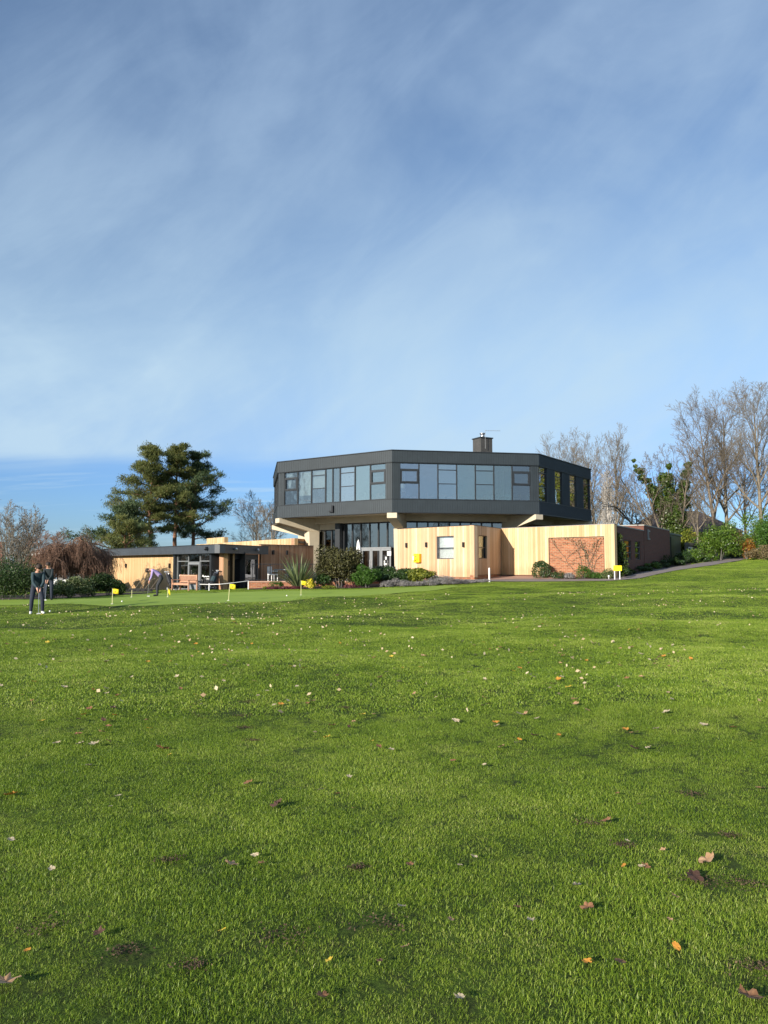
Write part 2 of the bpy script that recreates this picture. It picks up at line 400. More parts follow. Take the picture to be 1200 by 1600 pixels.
M['skin'] = plain('skin', (.55, .30, .21), .5, 0, .06, 20)
M['hair'] = plain('hair', (.035, .022, .015), .7, 0, .3, 60)
M['navy'] = plain('navy_jumper', (.028, .052, .062), .85, 0, .15, 18)
M['navy2'] = plain('dark_jumper', (.02, .03, .035), .85, 0, .15, 18)
M['trouser'] = plain('dark_trousers', (.022, .028, .045), .85, 0, .15, 18)
M['lilac'] = plain('lilac_shirt', (.36, .27, .52), .85, 0, .1, 18)
M['charcoal'] = plain('charcoal_trousers', (.035, .036, .042), .85, 0, .15, 18)
M['shoe'] = plain('white_shoe', (.62, .62, .60), .5, 0, .05, 18)
M['pine'] = leafmat('pine_needles', [(0, (.06, .085, .024)), (.45, (.135, .155, .042)), (.8, (.21, .215, .07)), (1, (.26, .245, .09))], .42, .6)
M['pine_dark'] = leafmat('dark_needles', [(0, (.025, .05, .022)), (.5, (.065, .10, .04)), (1, (.12, .145, .055))], .25, .6)
M['laurel'] = leafmat('laurel', [(0, (.03, .07, .01)), (.5, (.09, .17, .02)), (1, (.22, .30, .04))], .3, .35, .5)
M['hedge'] = leafmat('hedge_leaf', [(0, (.012, .028, .008)), (.5, (.03, .058, .014)), (1, (.06, .095, .02))], .2)
M['dkgreen'] = leafmat('dark_green_leaf', [(0, (.015, .035, .01)), (.5, (.035, .075, .016)), (1, (.07, .12, .03))], .2, .4, .5)
M['bright'] = leafmat('bright_green_leaf', [(0, (.03, .07, .01)), (.5, (.06, .14, .02)), (1, (.11, .2, .035))], .3)
M['purple'] = leafmat('purple_green_leaf', [(0, (.03, .028, .014)), (.4, (.065, .062, .024)), (.75, (.10, .10, .035)), (1, (.17, .12, .06))], .2)
M['yellowgreen'] = leafmat('yellow_green_leaf', [(0, (.05, .08, .01)), (.5, (.16, .2, .025)), (1, (.42, .38, .05))], .3)
M['yellowleaf'] = leafmat('yellow_leaf', [(0, (.45, .38, .02)), (.5, (.7, .62, .04)), (1, (.8, .72, .15))], .25)
M['variegated'] = leafmat('variegated_leaf', [(0, (.03, .06, .015)), (.4, (.07, .11, .03)), (.7, (.25, .28, .12)), (1, (.5, .5, .3))], .2)
M['lavender'] = leafmat('lavender', [(0, (.16, .16, .14)), (.5, (.30, .28, .27)), (1, (.42, .39, .38))], .2, .8)
M['burgundy'] = leafmat('burgundy_leaf', [(0, (.05, .012, .015)), (.5, (.12, .03, .04)), (1, (.2, .07, .07))], .2)
M['phormium'] = leafmat('strap_leaf', [(0, (.05, .08, .03)), (.5, (.13, .18, .07)), (1, (.36, .38, .2))], .2, .4, .5)
M['ivy'] = leafmat('ivy_leaf', [(0, (.02, .042, .008)), (.5, (.058, .095, .016)), (1, (.12, .155, .03))], .2, .4, .5)
M['orange_leaf'] = leafmat('orange_leaf', [(0, (.18, .07, .02)), (.5, (.35, .16, .03)), (1, (.55, .3, .06))], .3)
M['scrub'] = leafmat('scrub_leaf', [(0, (.08, .06, .03)), (.5, (.17, .13, .06)), (1, (.28, .22, .10))], .2)
M['treeline'] = leafmat('treeline', [(0, (.02, .035, .012)), (.5, (.05, .065, .02)), (1, (.10, .10, .04))], .1)
# ------------------------------------------------------------ ground
def lawn_colour(nt, pos):
    a = noise_n(nt, pos, .28, 3, .55); b_ = noise_n(nt, pos, 1.7, 4, .6)
    return mth(nt, 'ADD', mth(nt, 'MULTIPLY', a, .6), mth(nt, 'MULTIPLY', b_, .4))
def ground_mat():
    m, nt, N, L, b = newmat('lawn_ground')
    g = N('ShaderNodeNewGeometry'); P = g.outputs['Position']
    f = lawn_colour(nt, P)
    base = mixc(nt, ramp(nt, noise_n(nt, P, 9, 4, .7), [(.4, (.25, .25, .25)), (.62, (1, 1, 1))]), (.040, .046, .016), ramp(nt, f, [(.38, (.045, .075, .012)), (.5, (.065, .105, .016)), (.62, (.09, .13, .022))]))
    fine = noise_n(nt, P, 45, 4, .7)
    c = mixc(nt, .8, base, ramp(nt, fine, [(.3, (.5, .5, .5)), (.7, (1.3, 1.3, 1.2))]), 'MULTIPLY')
    soil = noise_n(nt, P, 2.1, 5, .65)
    c = mixc(nt, mth(nt, 'MULTIPLY', ramp(nt, soil, [(.62, (0, 0, 0)), (.70, (1, 1, 1))]), .7), c, (.05, .035, .022))
    L(c, b.inputs['Base Color']); b.inputs['Roughness'].default_value = .9; b.inputs['Specular IOR Level'].default_value = .1
    bump(nt, b, fine, .6, .02)
    return m
def ground():
    fx = np.arange(-52, 52.1, .5); fy = np.arange(-10, 90.1, .5)
    out = [-3000, -1200, -600, -320, -200, -140, -105, -80, -64]
    xs = np.concatenate([out, fx, [-v for v in out][::-1]])
    ys = np.concatenate([[-3000, -1200, -500, -250, -130, -70, -40, -22], fy, [95, 105, 120, 140, 180, 260, 420, 800, 1500, 3000]])
    X, Y = np.meshgrid(xs, ys); Z = H(X, Y); n, k = X.shape
    V = np.stack([X, Y, Z], -1).reshape(-1, 3)
    i = np.arange(n - 1)[:, None] * k + np.arange(k - 1)[None]
    Q = np.stack([i, i + 1, i + k + 1, i + k], -1).reshape(-1, 4)
    me = mesh_np('ground', V, Q, ground_mat(), smooth=True)
    tag(place('ground', me), 'sloping green lawn running up to the clubhouse', kind='structure')
ground()

GREEN = [(-40, 936), (60, 938), (180, 941), (300, 943), (400, 942.5), (500, 938), (580, 932.5), (650, 928), (700, 924), (716, 921.5),
         (690, 918.5), (600, 921), (500, 925), (400, 924), (330, 925), (250, 928), (160, 930), (60, 934), (-40, 933.5)]
def gpoly(px): return [(p.x, p.y) for p in (gp(u, v) for u, v in px)]
def inside(poly, x, y):
    x = np.asarray(x); y = np.asarray(y); c = np.zeros(x.shape, bool); n = len(poly)
    for i in range(n):
        x0, y0 = poly[i]; x1, y1 = poly[(i + 1) % n]
        if y0 == y1: continue
        c ^= ((y0 > y) != (y1 > y)) & (x < (x1 - x0) * (y - y0) / (y1 - y0) + x0)
    return c
# the green in plan (metres), smooth outline
def smooth_poly(p, it=2):
    for _ in range(it):
        q = []
        for i in range(len(p)):
            a = p[i]; b = p[(i + 1) % len(p)]
            q += [(a[0] * .75 + b[0] * .25, a[1] * .75 + b[1] * .25), (a[0] * .25 + b[0] * .75, a[1] * .25 + b[1] * .75)]
        p = q
    return p
green_plan = smooth_poly([(-24, 31), (-16.5, 32.2), (-12.5, 30.2), (-10.2, 28.9), (-7.2, 28.6), (-4.6, 29.2), (-2.6, 31), (-.8, 33.6), (1.4, 36.6), (3.6, 39.6), (4.2, 41.2),
               (3.0, 42), (0, 41.3), (-3.2, 39.3), (-6.5, 40), (-9.5, 40.2), (-13, 39.5), (-17, 38), (-24, 36)])
def sheet(name, poly, mat, dz, label, step=.5):
    """flat sheet that follows the ground inside a plan polygon"""
    bm = bmesh.new(); vs = [bm.verts.new((x, y, 0)) for x, y in poly]; bm.faces.new(vs)
    x0 = min(p[0] for p in poly); x1 = max(p[0] for p in poly); y0 = min(p[1] for p in poly); y1 = max(p[1] for p in poly)
    for ax, lo, hi in ((0, x0, x1), (1, y0, y1)):
        k = math.ceil(lo / step) * step
        while k < hi:
            co = (k, 0, 0) if ax == 0 else (0, k, 0); no = (1, 0, 0) if ax == 0 else (0, 1, 0)
            bmesh.ops.bisect_plane(bm, geom=bm.verts[:] + bm.edges[:] + bm.faces[:], plane_co=co, plane_no=no); k += step
    co = np.array([v.co[:] for v in bm.verts]); z = H(co[:, 0], co[:, 1])
    for v, q in zip(bm.verts, z): v.co.z = q + dz
    bmesh.ops.triangulate(bm, faces=bm.faces)
    bmesh.ops.recalc_face_normals(bm, faces=bm.faces)
    for f in bm.faces:
        if f.normal.z < 0: f.normal_flip()
        f.smooth = True
    me = bpy.data.meshes.new(name); bm.to_mesh(me); bm.free(); me.materials.append(mat)
    return tag(place(name, me), label, kind='structure')
def green_mat():
    m, nt, N, L, b = newmat('putting_green')
    g = N('ShaderNodeNewGeometry'); P = g.outputs['Position']
    s = N('ShaderNodeSeparateXYZ'); L(P, s.inputs[0])
    st = mth(nt, 'SINE', mth(nt, 'MULTIPLY', mth(nt, 'ADD', mth(nt, 'MULTIPLY', s.outputs[0], .25), s.outputs[1]), 3.6))
    f = mth(nt, 'ADD', mth(nt, 'MULTIPLY', st, .10), noise_n(nt, P, .5, 4, .6))
    c = ramp(nt, f, [(.35, (.10, .158, .014)), (.65, (.135, .195, .020))])
    fine = noise_n(nt, P, 60, 3, .7)
    c = mixc(nt, .5, c, ramp(nt, fine, [(.3, (.7, .7, .7)), (.7, (1.2, 1.2, 1.1))]), 'MULTIPLY')
    L(c, b.inputs['Base Color']); b.inputs['Roughness'].default_value = .75; b.inputs['Specular IOR Level'].default_value = .2
    b.inputs['Sheen Weight'].default_value = .15; b.inputs['Sheen Tint'].default_value = (.5, .7, .15, 1)
    bump(nt, b, fine, .3, .01)
    return m
sheet('putting_green', green_plan, green_mat(), .014, 'smooth bright putting green')
# path: pinkish paving by the annex, then grey tarmac up to the right
def path_mat(name, a, c):
    m, nt, N, L, b = newmat(name); g = N('ShaderNodeNewGeometry'); P = g.outputs['Position']
    f = noise_n(nt, P, 1.2, 5, .6); n = noise_n(nt, P, 70, 2, .7)
    cc = ramp(nt, f, [(.35, a), (.65, c)])
    L(mixc(nt, .5, cc, ramp(nt, n, [(.3, (.7, .7, .7)), (.7, (1.2, 1.2, 1.2))]), 'MULTIPLY'), b.inputs['Base Color'])
    b.inputs['Roughness'].default_value = .9; bump(nt, b, n, .4, .006); return m
pth_lo = [(5.9, 44.2), (8.0, 43.4), (10.5, 42.6), (12.6, 42.1), (14.6, 43.2), (17.2, 46.6), (20.4, 50.6), (24.2, 55.6), (28.6, 61.3), (31.5, 65.2)]
pth_hi = [(5.75, 45.6), (8.4, 45.6), (10.5, 44.6), (12.4, 43.6), (13.8, 44.1), (16.0, 47.2), (18.9, 51.2), (22.6, 56.2), (26.8, 61.8), (29.6, 66.2)]
path_plan = pth_lo + pth_hi[::-1]
sheet('path', path_plan, path_mat('tarmac', (.20, .165, .15), (.25, .21, .19)), .03, 'pale tarmac path curving up the slope')
forecourt_plan = [(5.75, 45.6), (7.63, 49.3), (10.2, 46.9), (10.6, 44.62), (8.4, 45.62)]
sheet('paving', forecourt_plan, path_mat('pink_paving', (.34, .2, .15), (.40, .25, .19)), .034, 'pinkish paving in front of the timber annex')
soil = path_mat('bed_soil', (.035, .022, .015), (.075, .045, .03))
bed_plan = [(-8.2, 43.6), (-6.4, 42.6), (-4.0, 41.9), (-1, 42), (2, 43.3), (4.2, 43.5), (5.8, 43.9), (5.7, 45.0), (5.3, 45.1), (1.2, 49.4), (.6, 48), (-1, 46.2), (-7.6, 45.6)]
sheet('flower_bed', bed_plan, soil, .02, 'dark soil planting bed in front of the terrace')
bed2_plan = [(10.2, 46.8), (13.4, 43.95), (12.4, 43.62), (10.62, 44.64)]
sheet('flower_bed', bed2_plan, soil, .02, 'soil strip below the brick panel')
bed3_plan = [(13.5, 43.9), (22.4, 59.2), (25.4, 62), (23, 56.9), (18.8, 51.3), (15.9, 47.3), (13.75, 44.2)]
sheet('flower_bed', bed3_plan, soil, .02, 'soil strip along the brick side wall')
bed4_plan = [(-20.5, 37.2), (-16, 38.4), (-12.6, 39.8), (-12.4, 42.5), (-16, 44.5), (-22, 44)]
sheet('flower_bed', bed4_plan, soil, .02, 'soil under the low shrubs beside the putting green')

# ------------------------------------------------------------ clubhouse: raised octagon on concrete legs
S = 10.2
V1 = Vector((.55, 50.0))
octv = [None] * 8
p = V1.copy(); octv[1] = p.copy()
a = R(10)
for i in range(2, 9):
    p = p + Vector((math.cos(a), math.sin(a))) * S; octv[i % 8] = p.copy(); a += R(45)
CEN = sum(octv, Vector((0, 0))) / 8
ZB, ZT = 5.16, 9.27
Z1, Z2 = ZB + .85, ZT - .77          # window band
club = thing('clubhouse', 'raised octagonal clubhouse with dark metal upper storey on cream concrete legs', 'building', (CEN.x, CEN.y, .6))
faces = [Face(octv[i], octv[(i + 1) % 8]) for i in range(8)]   # 0: left lit face A, 1: front B, 2: right shaded C
def inset(d): return [((v - CEN) * (1 - d / (CEN - octv[0]).length / math.cos(R(22.5))) + CEN) for v in octv]
def up_band(name, z0, z1, proud, ribs=True):
    mb = MB()
    out = inset(-proud); inn = inset(.25)
    for i in range(8):
        f = Face(out[i], out[(i + 1) % 8]); a0, a1, b0, b1 = out[i], out[(i + 1) % 8], inn[i], inn[(i + 1) % 8]
        mb.hexa([(a0.x, a0.y, z0), (a1.x, a1.y, z0), (b1.x, b1.y, z0), (b0.x, b0.y, z0), (a0.x, a0.y, z1), (a1.x, a1.y, z1), (b1.x, b1.y, z1), (b0.x, b0.y, z1)])
        if ribs:
            n = int(f.L / .17)
            for k in range(1, n):
                q = f.L * k / n
                f.box(mb, q - .02, q + .02, z0 + .03, z1 - .03, -.01, .014)
    return mb.build(name, M['metal'], club)
up_band('parapet', Z2, ZT, .12); up_band('sill_band', ZB, Z1, .10)
mb = MB()
for (z0, z1, pr) in ((ZT, ZT + .05, .18), (Z1, Z1 + .035, .13), (Z2 - .04, Z2, .09), (ZB - .05, ZB - .002, .13)):
    o = inset(-pr); q = inset(.2)
    for i in range(8):
        a0, a1, b0, b1 = o[i], o[(i + 1) % 8], q[i], q[(i + 1) % 8]
        mb.hexa([(a0.x, a0.y, z0), (a1.x, a1.y, z0), (b1.x, b1.y, z0), (b0.x, b0.y, z0), (a0.x, a0.y, z1), (a1.x, a1.y, z1), (b1.x, b1.y, z1), (b0.x, b0.y, z1)])
mb.build('flashing', M['metal_dark'], club)
mb = MB(); mb.prism([tuple(v) for v in inset(.02)], ZT - .1, ZT + .03); mb.build('roof', M['roofing'], club)
mb = MB(); mb.prism([tuple(v) for v in inset(.3)], ZB + .28, ZB + .6); mb.build('floor_slab', M['carpet'], club)
mb = MB(); mb.prism([tuple(v) for v in inset(.12)], ZB + .02, ZB + .26); mb.build('soffit', M['cream'], club)
mb = MB(); mb.prism([tuple(v) for v in inset(.3)], Z2 + .02, Z2 + .2); mb.build('ceiling', M['interior'], club)
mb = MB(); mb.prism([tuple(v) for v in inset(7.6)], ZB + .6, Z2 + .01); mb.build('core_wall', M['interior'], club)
# inner columns and some furniture seen dimly through the glass
mb = MB()
for v in inset(3.4): mb = MB(); mb.tube([(v.x, v.y, ZB + .61), (v.x, v.y, Z2 + .01)], .16, 12); mb.build('inner_column', M['white'], club, smooth=True)
def window(f, a0, a1, kind, z0=Z1 + .035, z1=Z2 - .04, gm='glass_up', split=(.44, .83), fm='metal_dark', par=None, o=-.06, blind=False):
    """kind O: opener in the middle, T: three panes, F: one pane"""
    par = par or club; fr = MB(); pn = MB(); w = .035; hh = z1 - z0
    f.box(fr, a0, a0 + w, z0, z1, o - .05, o + .06); f.box(fr, a1 - w, a1, z0, z1, o - .05, o + .06)
    f.box(fr, a0 + w, a1 - w, z0, z0 + w, o - .05, o + .055); f.box(fr, a0 + w, a1 - w, z1 - w, z1, o - .05, o + .055)
    zs = []
    if kind in 'OT':
        for s_ in split:
            zz = z0 + hh * s_; zs.append(zz); f.box(fr, a0 + w, a1 - w, zz - .025, zz + .025, o - .05, o + .052)
    cuts = [z0 + w] + [q for z in zs for q in (z - .025, z + .025)] + [z1 - w]
    for k in range(0, len(cuts), 2):
        f.box(pn, a0 + w, a1 - w, cuts[k], cuts[k + 1], o - .01, o + .01)
    w_ = fr.build('window', M[fm], par)
    pn.build('pane', M[gm], w_)
    if kind == 'O':
        sb = MB(); b0, b1, c0, c1 = a0 + w + .004, a1 - w - .004, zs[0] + .03, zs[1] - .03; t = .10
        f.box(sb, b0, b0 + t, c0, c1, o + .02, o + .09); f.box(sb, b1 - t, b1, c0, c1, o + .02, o + .09)
        f.box(sb, b0 + t, b1 - t, c0, c0 + t, o + .02, o + .088); f.box(sb, b0 + t, b1 - t, c1 - t, c1, o + .02, o + .088)
        sb.build('sash', M[fm], w_)
    if blind:
        bb = MB(); f.box(bb, a0 + w, a1 - w, cuts[2] if len(cuts) > 2 else z0 + hh * (.15 + .3 * ((a0 * 7.3) % 1)), cuts[-1], o - .12, o - .10); bb.build('blind', M['blind'], w_)
    return w_
pier = .52; mod = (S - 2 * pier) / 7
for fi, f in enumerate(faces):
    cl = MB(); zz0, zz1 = Z1 + .036, Z2 - .041
    if fi in (0, 1, 7):
        for e0_, e1_ in ((.002, pier), (S - pier, S - .002)):
            cl = MB(); f.box(cl, e0_, e1_, zz0, zz1, -.2, .03)
            for q in (.14, .27, .40): f.box(cl, e0_ + q - .015, e0_ + q + .015, zz0, zz1, .02, .05)
            cl.build('corner_panel', M['metal'], club)
        pat = 'OFTHTFO' if fi == 0 else 'OFTFTFO'
        for k, c in enumerate(pat):
            x0 = pier + mod * k; x1 = x0 + mod
            if c == 'H':
                window(f, x0 + .003, x0 + mod / 2 - .003, 'F'); window(f, x0 + mod / 2 + .003, x1 - .003, 'F')
            else: window(f, x0 + .003, x1 - .003, c, blind=((c == 'T' and fi == 1) or (fi == 0 and k < 3) or (fi == 0 and c == 'T')))
    else:
        # mostly clad, four slim three-pane windows
        w = 1.35; gap = (S - 4 * w) / 4; e = .12; xs = []; x = e
        for k in range(4): xs.append((x, x + w)); x += w + (S - 4 * w - 2 * e) / 3
        last = .002; strips = []
        for x0, x1 in xs:
            if x0 - last > .01: strips.append((last, x0 - .002))
            last = x1 + .002
        strips.append((last, S - .002))
        for s0_, s1_ in strips:
            cl = MB(); f.box(cl, s0_, s1_, zz0, zz1, -.2, .04)
            nk_ = int((s1_ - s0_) / .25)
            for k in range(1, nk_ + 1): q = s0_ + (s1_ - s0_) * k / (nk_ + 1); f.box(cl, q - .012, q + .012, zz0, zz1, .03, .06)
            cl.build('cladding', M['metal'], club)
        for x0, x1 in xs: window(f, x0, x1, 'T', gm='glass_side')
# concrete legs: beam under every corner, column, ring beam
d0 = (octv[1] - CEN).length
ring = [CEN + (v - CEN) * ((d0 - 2.86) / d0) for v in octv]
for i, v in enumerate(octv):
    u = (v - CEN).normalized(); t = Vector((-u.y, u.x)); mb = MB()
    def q(r_, w_, z): c = CEN + u * r_; a_ = c + t * w_; b_ = c - t * w_; return (a_.x, a_.y, z), (b_.x, b_.y, z)
    a1, b1 = q(d0 + .12, .34, ZB - .40); a2, b2 = q(d0 - 2.4, .34, ZB - .98); a3, b3 = q(d0 - 4.2, .34, ZB - .98)
    A1, B1 = q(d0 + .12, .34, ZB - .055); A2, B2 = q(d0 - 2.4, .34, ZB + .015); A3, B3 = q(d0 - 4.2, .34, ZB + .015)
    A1s, B1s = q(d0 - .1, .34, ZB - .055)
    mb.hexa([a1, b1, b2, a2, A1, B1, B2, A2]); mb.hexa([a2, b2, b3, a3, A2, B2, B3, A3])
    mb.build('beam', M['cream'], club, bevel=.02)
    c = ring[i]; g0 = h(c.x, c.y) - .3; mb = MB()
    def sq(cc, wu, wt, z): return [(*(cc + u * su * wu + t * st_ * wt), z) for su, st_ in ((1, 1), (-1, 1), (-1, -1), (1, -1))]
    mb.hexa(sq(c, .30, .36, g0) + sq(c + u * .1, .45, .40, ZB - .985))
    mb.build('column', M['cream'], club, bevel=.02)
mb = MB()
ro = [CEN + (v - CEN) * ((d0 - 2.7) / d0) for v in octv]; ri = [CEN + (v - CEN) * ((d0 - 3.2) / d0) for v in octv]
for i in range(8):
    a0, a1, b0, b1 = ro[i], ro[(i + 1) % 8], ri[i], ri[(i + 1) % 8]; z0, z1 = ZB - .42, ZB + .018
    mb.hexa([(a0.x, a0.y, z0), (a1.x, a1.y, z0), (b1.x, b1.y, z0), (b0.x, b0.y, z0), (a0.x, a0.y, z1), (a1.x, a1.y, z1), (b1.x, b1.y, z1), (b0.x, b0.y, z1)])
mb.build('ring_beam', M['cream'], club)
# small vent pipe on the lower band of the lit face
mb = MB(); f = faces[0]; zc = ZB + .42; q = f.L * .515
f.box(mb, q - .05, q + .09, zc - .25, zc + .22, .13, .26); f.box(mb, q - .28, q - .05, zc - .25, zc - .13, .13, .24)
mb.build('vent', M['black'], club)
# chimney and aerial
ct = at(755, 682, 58); cb = ZT + .03
ch = MB(); cc = Vector((at(755, 690, 58).x, 58.4)); w = 1.08
ch.box((cc.x, cc.y, (cb + 11.45) / 2 - .15), (w, w, 11.45 - cb + .3), R(28)); 
chim = ch.build('chimney', M['brick_grey'], club)
mb = MB(); mb.box((cc.x, cc.y, 11.49), (w + .12, w + .12, .08), R(28)); mb.build('cap', M['metal_dark'], chim)
mb = MB(); mb.tube([(cc.x, cc.y, 11.53), (cc.x, cc.y, 11.85)], .17, 12); mb.tube([(cc.x, cc.y, 11.85), (cc.x, cc.y, 11.93)], .22, 12); mb.build('flue', M['steel'], chim, smooth=True)
mb = MB(); ax, ay = cc.x + .12, cc.y - .72
mb.tube([(ax, ay, 10.6), (ax, ay, 12.05)], .014, 6); mb.tube([(ax, ay, 12.0), (ax + 1.15, ay - .1, 11.96)], .012, 6)
for k in range(7): mb.tube([(ax + .1 + k * .16, ay - .25, 12.0), (ax + .1 + k * .16, ay + .2, 12.0)], .007, 4)
mb.build('aerial', M['grey_frame'], chim)

# ground-floor glazing set back under the overhang
TZ = .62
core = inset(3.0)
def curtain(f, a0, a1, z0, z1, n, mat='glass_dark', door=None):
    """glazed wall with dark mullions; door=(a,b) leaves that strip below 2.15 m for the doors"""
    w = (a1 - a0) / n; fr = MB(); pn = MB()
    for k in range(n + 1): f.box(fr, a0 + w * k - .045, a0 + w * k + .045, z0, z1, -.08, .08)
    f.box(fr, a0 + .045, a1 - .045, z1 - .08, z1 - .001, -.07, .07); f.box(fr, a0 + .045, a1 - .045, z0, z0 + .1, -.07, .07)
    for k in range(n):
        x0, x1 = a0 + w * k + .045, a0 + w * (k + 1) - .045
        zb = z0 + .1
        if door and x0 < door[1] - .1 and x1 > door[0] + .1: zb = z0 + 2.25
        f.box(pn, x0, x1, zb, z1 - .08, -.012, .012)
    g = fr.build('glazing_frame', M['metal_dark'], club); pn.build('pane', M[mat], g)
    return g
fA = Face(core[0], core[1]); fB = Face(core[1], core[2])
def along(f, u):   # distance along wall f where photo column u meets it
    k = (u - 600) / F; p0, d = f.p0, f.d
    return (k * p0.y - p0.x) / (d.x - k * d.y)
s0, s1, s2 = along(fA, 498), along(fA, 538), along(fA, 620)
dr = (along(fA, 566), along(fA, 612))
curtain(fA, s0, s1 - .5, TZ, 4.3, 3)
curtain(fA, s1, s2, TZ, 4.72, 6, door=dr)
mb = MB(); fA.box(mb, s0, s1 - .5, 4.301, 4.74, -.15, .08); mb.build('lintel', M['cream'], club)
mb = MB(); fA.box(mb, s1 - .49, s1 - .05, TZ - .3, 4.74, -.3, .5); mb.build('pier', M['metal_dark'], club)
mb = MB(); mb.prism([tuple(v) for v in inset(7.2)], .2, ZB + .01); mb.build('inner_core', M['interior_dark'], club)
mb = MB(); mb.prism([tuple(v) for v in inset(2.9)], .1, TZ - .005); mb.build('ground_slab', M['concrete'], club)
# double doors with grey frames and side lights
dn = 3; dw = (dr[1] - dr[0]) / dn
for k in range(dn):
    x0 = dr[0] + dw * k; x1 = x0 + dw; mb = MB(); pn = MB(); t = .12
    fA.box(mb, x0 + .01, x0 + t, TZ + .1, TZ + 2.2, -.02, .1); fA.box(mb, x1 - t, x1 - .01, TZ + .1, TZ + 2.2, -.02, .1)
    fA.box(mb, x0 + t, x1 - t, TZ + .1, TZ + .32, -.02, .098); fA.box(mb, x0 + t, x1 - t, TZ + 2.06, TZ + 2.2, -.02, .098)
    fA.box(pn, x0 + t, x1 - t, TZ + .32, TZ + 2.06, .02, .04)
    d_ = mb.build('door', M['grey_frame'], club); pn.build('pane', M['glass_dark'], d_)
    if k < 2:
        hb = MB(); q = x1 - .06 if k == 0 else x0 + .06
        hb.tube([fA.pt(q, .15, TZ + .9), fA.pt(q, .15, TZ + 1.4)], .018, 8); hb.build('handle', M['steel'], d_)
    else:
        nb = MB(); c = (x0 + x1) / 2
        fA.box(nb, c - .26, c + .2, TZ + .75, TZ + 1.75, .045, .05, 0)
        for i in range(3):
            for j in range(3):
                if (i, j) != (1, 2): fA.box(nb, c - .2 + i * .13, c - .11 + i * .13, TZ + .85 + j * .18, TZ + .99 + j * .18, .051, .054, 1)
        fA.box(nb, c - .09, c + .03, TZ + 1.42, TZ + 1.62, .051, .054, 1)
        nb.build('notice', [M['black'], M['white']], d_)
        nb = MB(); fA.box(nb, c + .12, c + .45, TZ + 1.7, TZ + 2.0, .102, .108); nb.build('paper_notice', M['white'], d_)
mb = MB(); fA.box(mb, dr[0], dr[1], TZ + 2.205, TZ + 2.31, -.03, .11); mb.build('door_head', M['grey_frame'], club)
# dark glazing above the annex on the front and on the rest
curtain(fB, .3, fB.L - .3, TZ, 4.72, 9)
f7 = Face(core[7], core[0]); curtain(f7, .3, f7.L - .3, TZ, 4.72, 8)
mb = MB()
for i in (2, 3, 4, 5, 6):
    f = Face(core[i], core[(i + 1) % 8]); f.box(mb, .02, f.L - .02, .1, 4.73, -.2, .02)
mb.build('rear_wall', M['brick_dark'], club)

# ------------------------------------------------------------ lower timber annex + brick panel wall
def lamp(f, a, z, par, o=.0):
    mb = MB(); f.box(mb, a - .06, a + .06, z - .15, z + .15, o, o + .12); mb.build('wall_lamp', M['black'], par)
A0, A1, A2, A3 = Vector((.9, 49.6)), Vector((5.38, 45.0)), Vector((7.63, 49.2)), Vector((13.35, 43.75))
AT = 4.01
annex = thing('timber_annex', 'low pale timber clad annex with a window on each side of its corner', 'building', (4.6, 48.6, .8))
fa = Face(A0, A1); fs = Face(A1, A2); mb = MB()
wz0, wz1 = 1.6 + (884 - 874) * 46 / F + .03, at(700, 837, 46).z
wa0, wa1 = along(fa, 682), along(fa, 709)
sb0, sb1 = along(fs, 748), along(fs, 761)
def wall_hole(mb, f, a0, a1, z0, z1, h0, h1, hz0, hz1, t=.3):
    f.box(mb, a0, h0, z0, z1, -t, 0); f.box(mb, h1, a1, z0, z1, -t, 0)
    f.box(mb, h0, h1, z0, hz0, -t, 0); f.box(mb, h0, h1, hz1, z1, -t, 0)
wall_hole(mb, fa, 0, fa.L, .92, AT, wa0, wa1, wz0, wz1)
mb.build('wall', M['timber'], annex)
mb = MB(); wall_hole(mb, fs, .012, fs.L, 1.05, AT - .003, sb0, sb1, wz0 + .02, wz1 + .02); mb.build('wall', M['timber_red'] if False else M['timber'], annex)
mb = MB(); fa.box(mb, .03, fa.L - .03, .3, .9, -.3, -.04); fs.box(mb, .03, fs.L - .02, .3, 1.03, -.3, -.05); mb.build('plinth', M['brick'], annex)
mb = MB(); mb.prism([tuple(fa.pt(.3, -.3)[:2]), tuple(fa.pt(fa.L - .35, -.3)[:2]), tuple(fs.pt(fs.L, -.3)[:2]), (6.0, 52.5), (2.4, 52.4)], AT - .2, AT - .05); mb.build('roof', M['roofing'], annex)
mb = MB(); fa.box(mb, -.02, fa.L + .02, AT, AT + .03, -.3, .02); fs.box(mb, .03, fs.L, AT, AT + .029, -.3, .02); mb.build('coping', M['metal_dark'], annex)
window(fa, wa0 + .01, wa1 - .01, 'T', wz0 + .01, wz1 - .01, 'glass_clear', (.48,), 'fascia', annex, -.12)
mb = MB(); fa.box(mb, wa0 + .02, wa1 - .02, wz0 + .02, wz1 - .02, -.28, -.25); mb.build('blind', M['white'], annex)
window(fs, sb0 + .01, sb1 - .01, 'T', wz0 + .03, wz1 + .01, 'glass_clear', (.48,), 'metal_dark', annex, -.15)
mb = MB(); fs.box(mb, sb0 + .02, sb1 - .02, wz0 + .04, wz1, -.29, -.26); mb.build('blind', M['interior'], annex)
for u in (636, 667, 725): lamp(fa, along(fa, u), at(u, 851, 47.5 if u < 680 else 45.5).z, annex)
for f_, x in ((fa, .15),): pass
fb = Face(A2, A3)
pb0, pb1 = along(fb, 857), along(fb, 944); pz1 = at(900, 839, 45.4).z
panel = thing('timber_wall', 'long pale timber wall framing a square of red brick', 'wall', (10.5, 46.5, .9))
mb = MB()
fb.box(mb, 0, pb0, 1.02, AT + .01, -.3, 0); fb.box(mb, pb1, fb.L, .86, AT + .01, -.3, 0); fb.box(mb, pb0, pb1, pz1, AT + .01, -.3, 0)
mb.build('cladding', M['timber_pale'], panel)
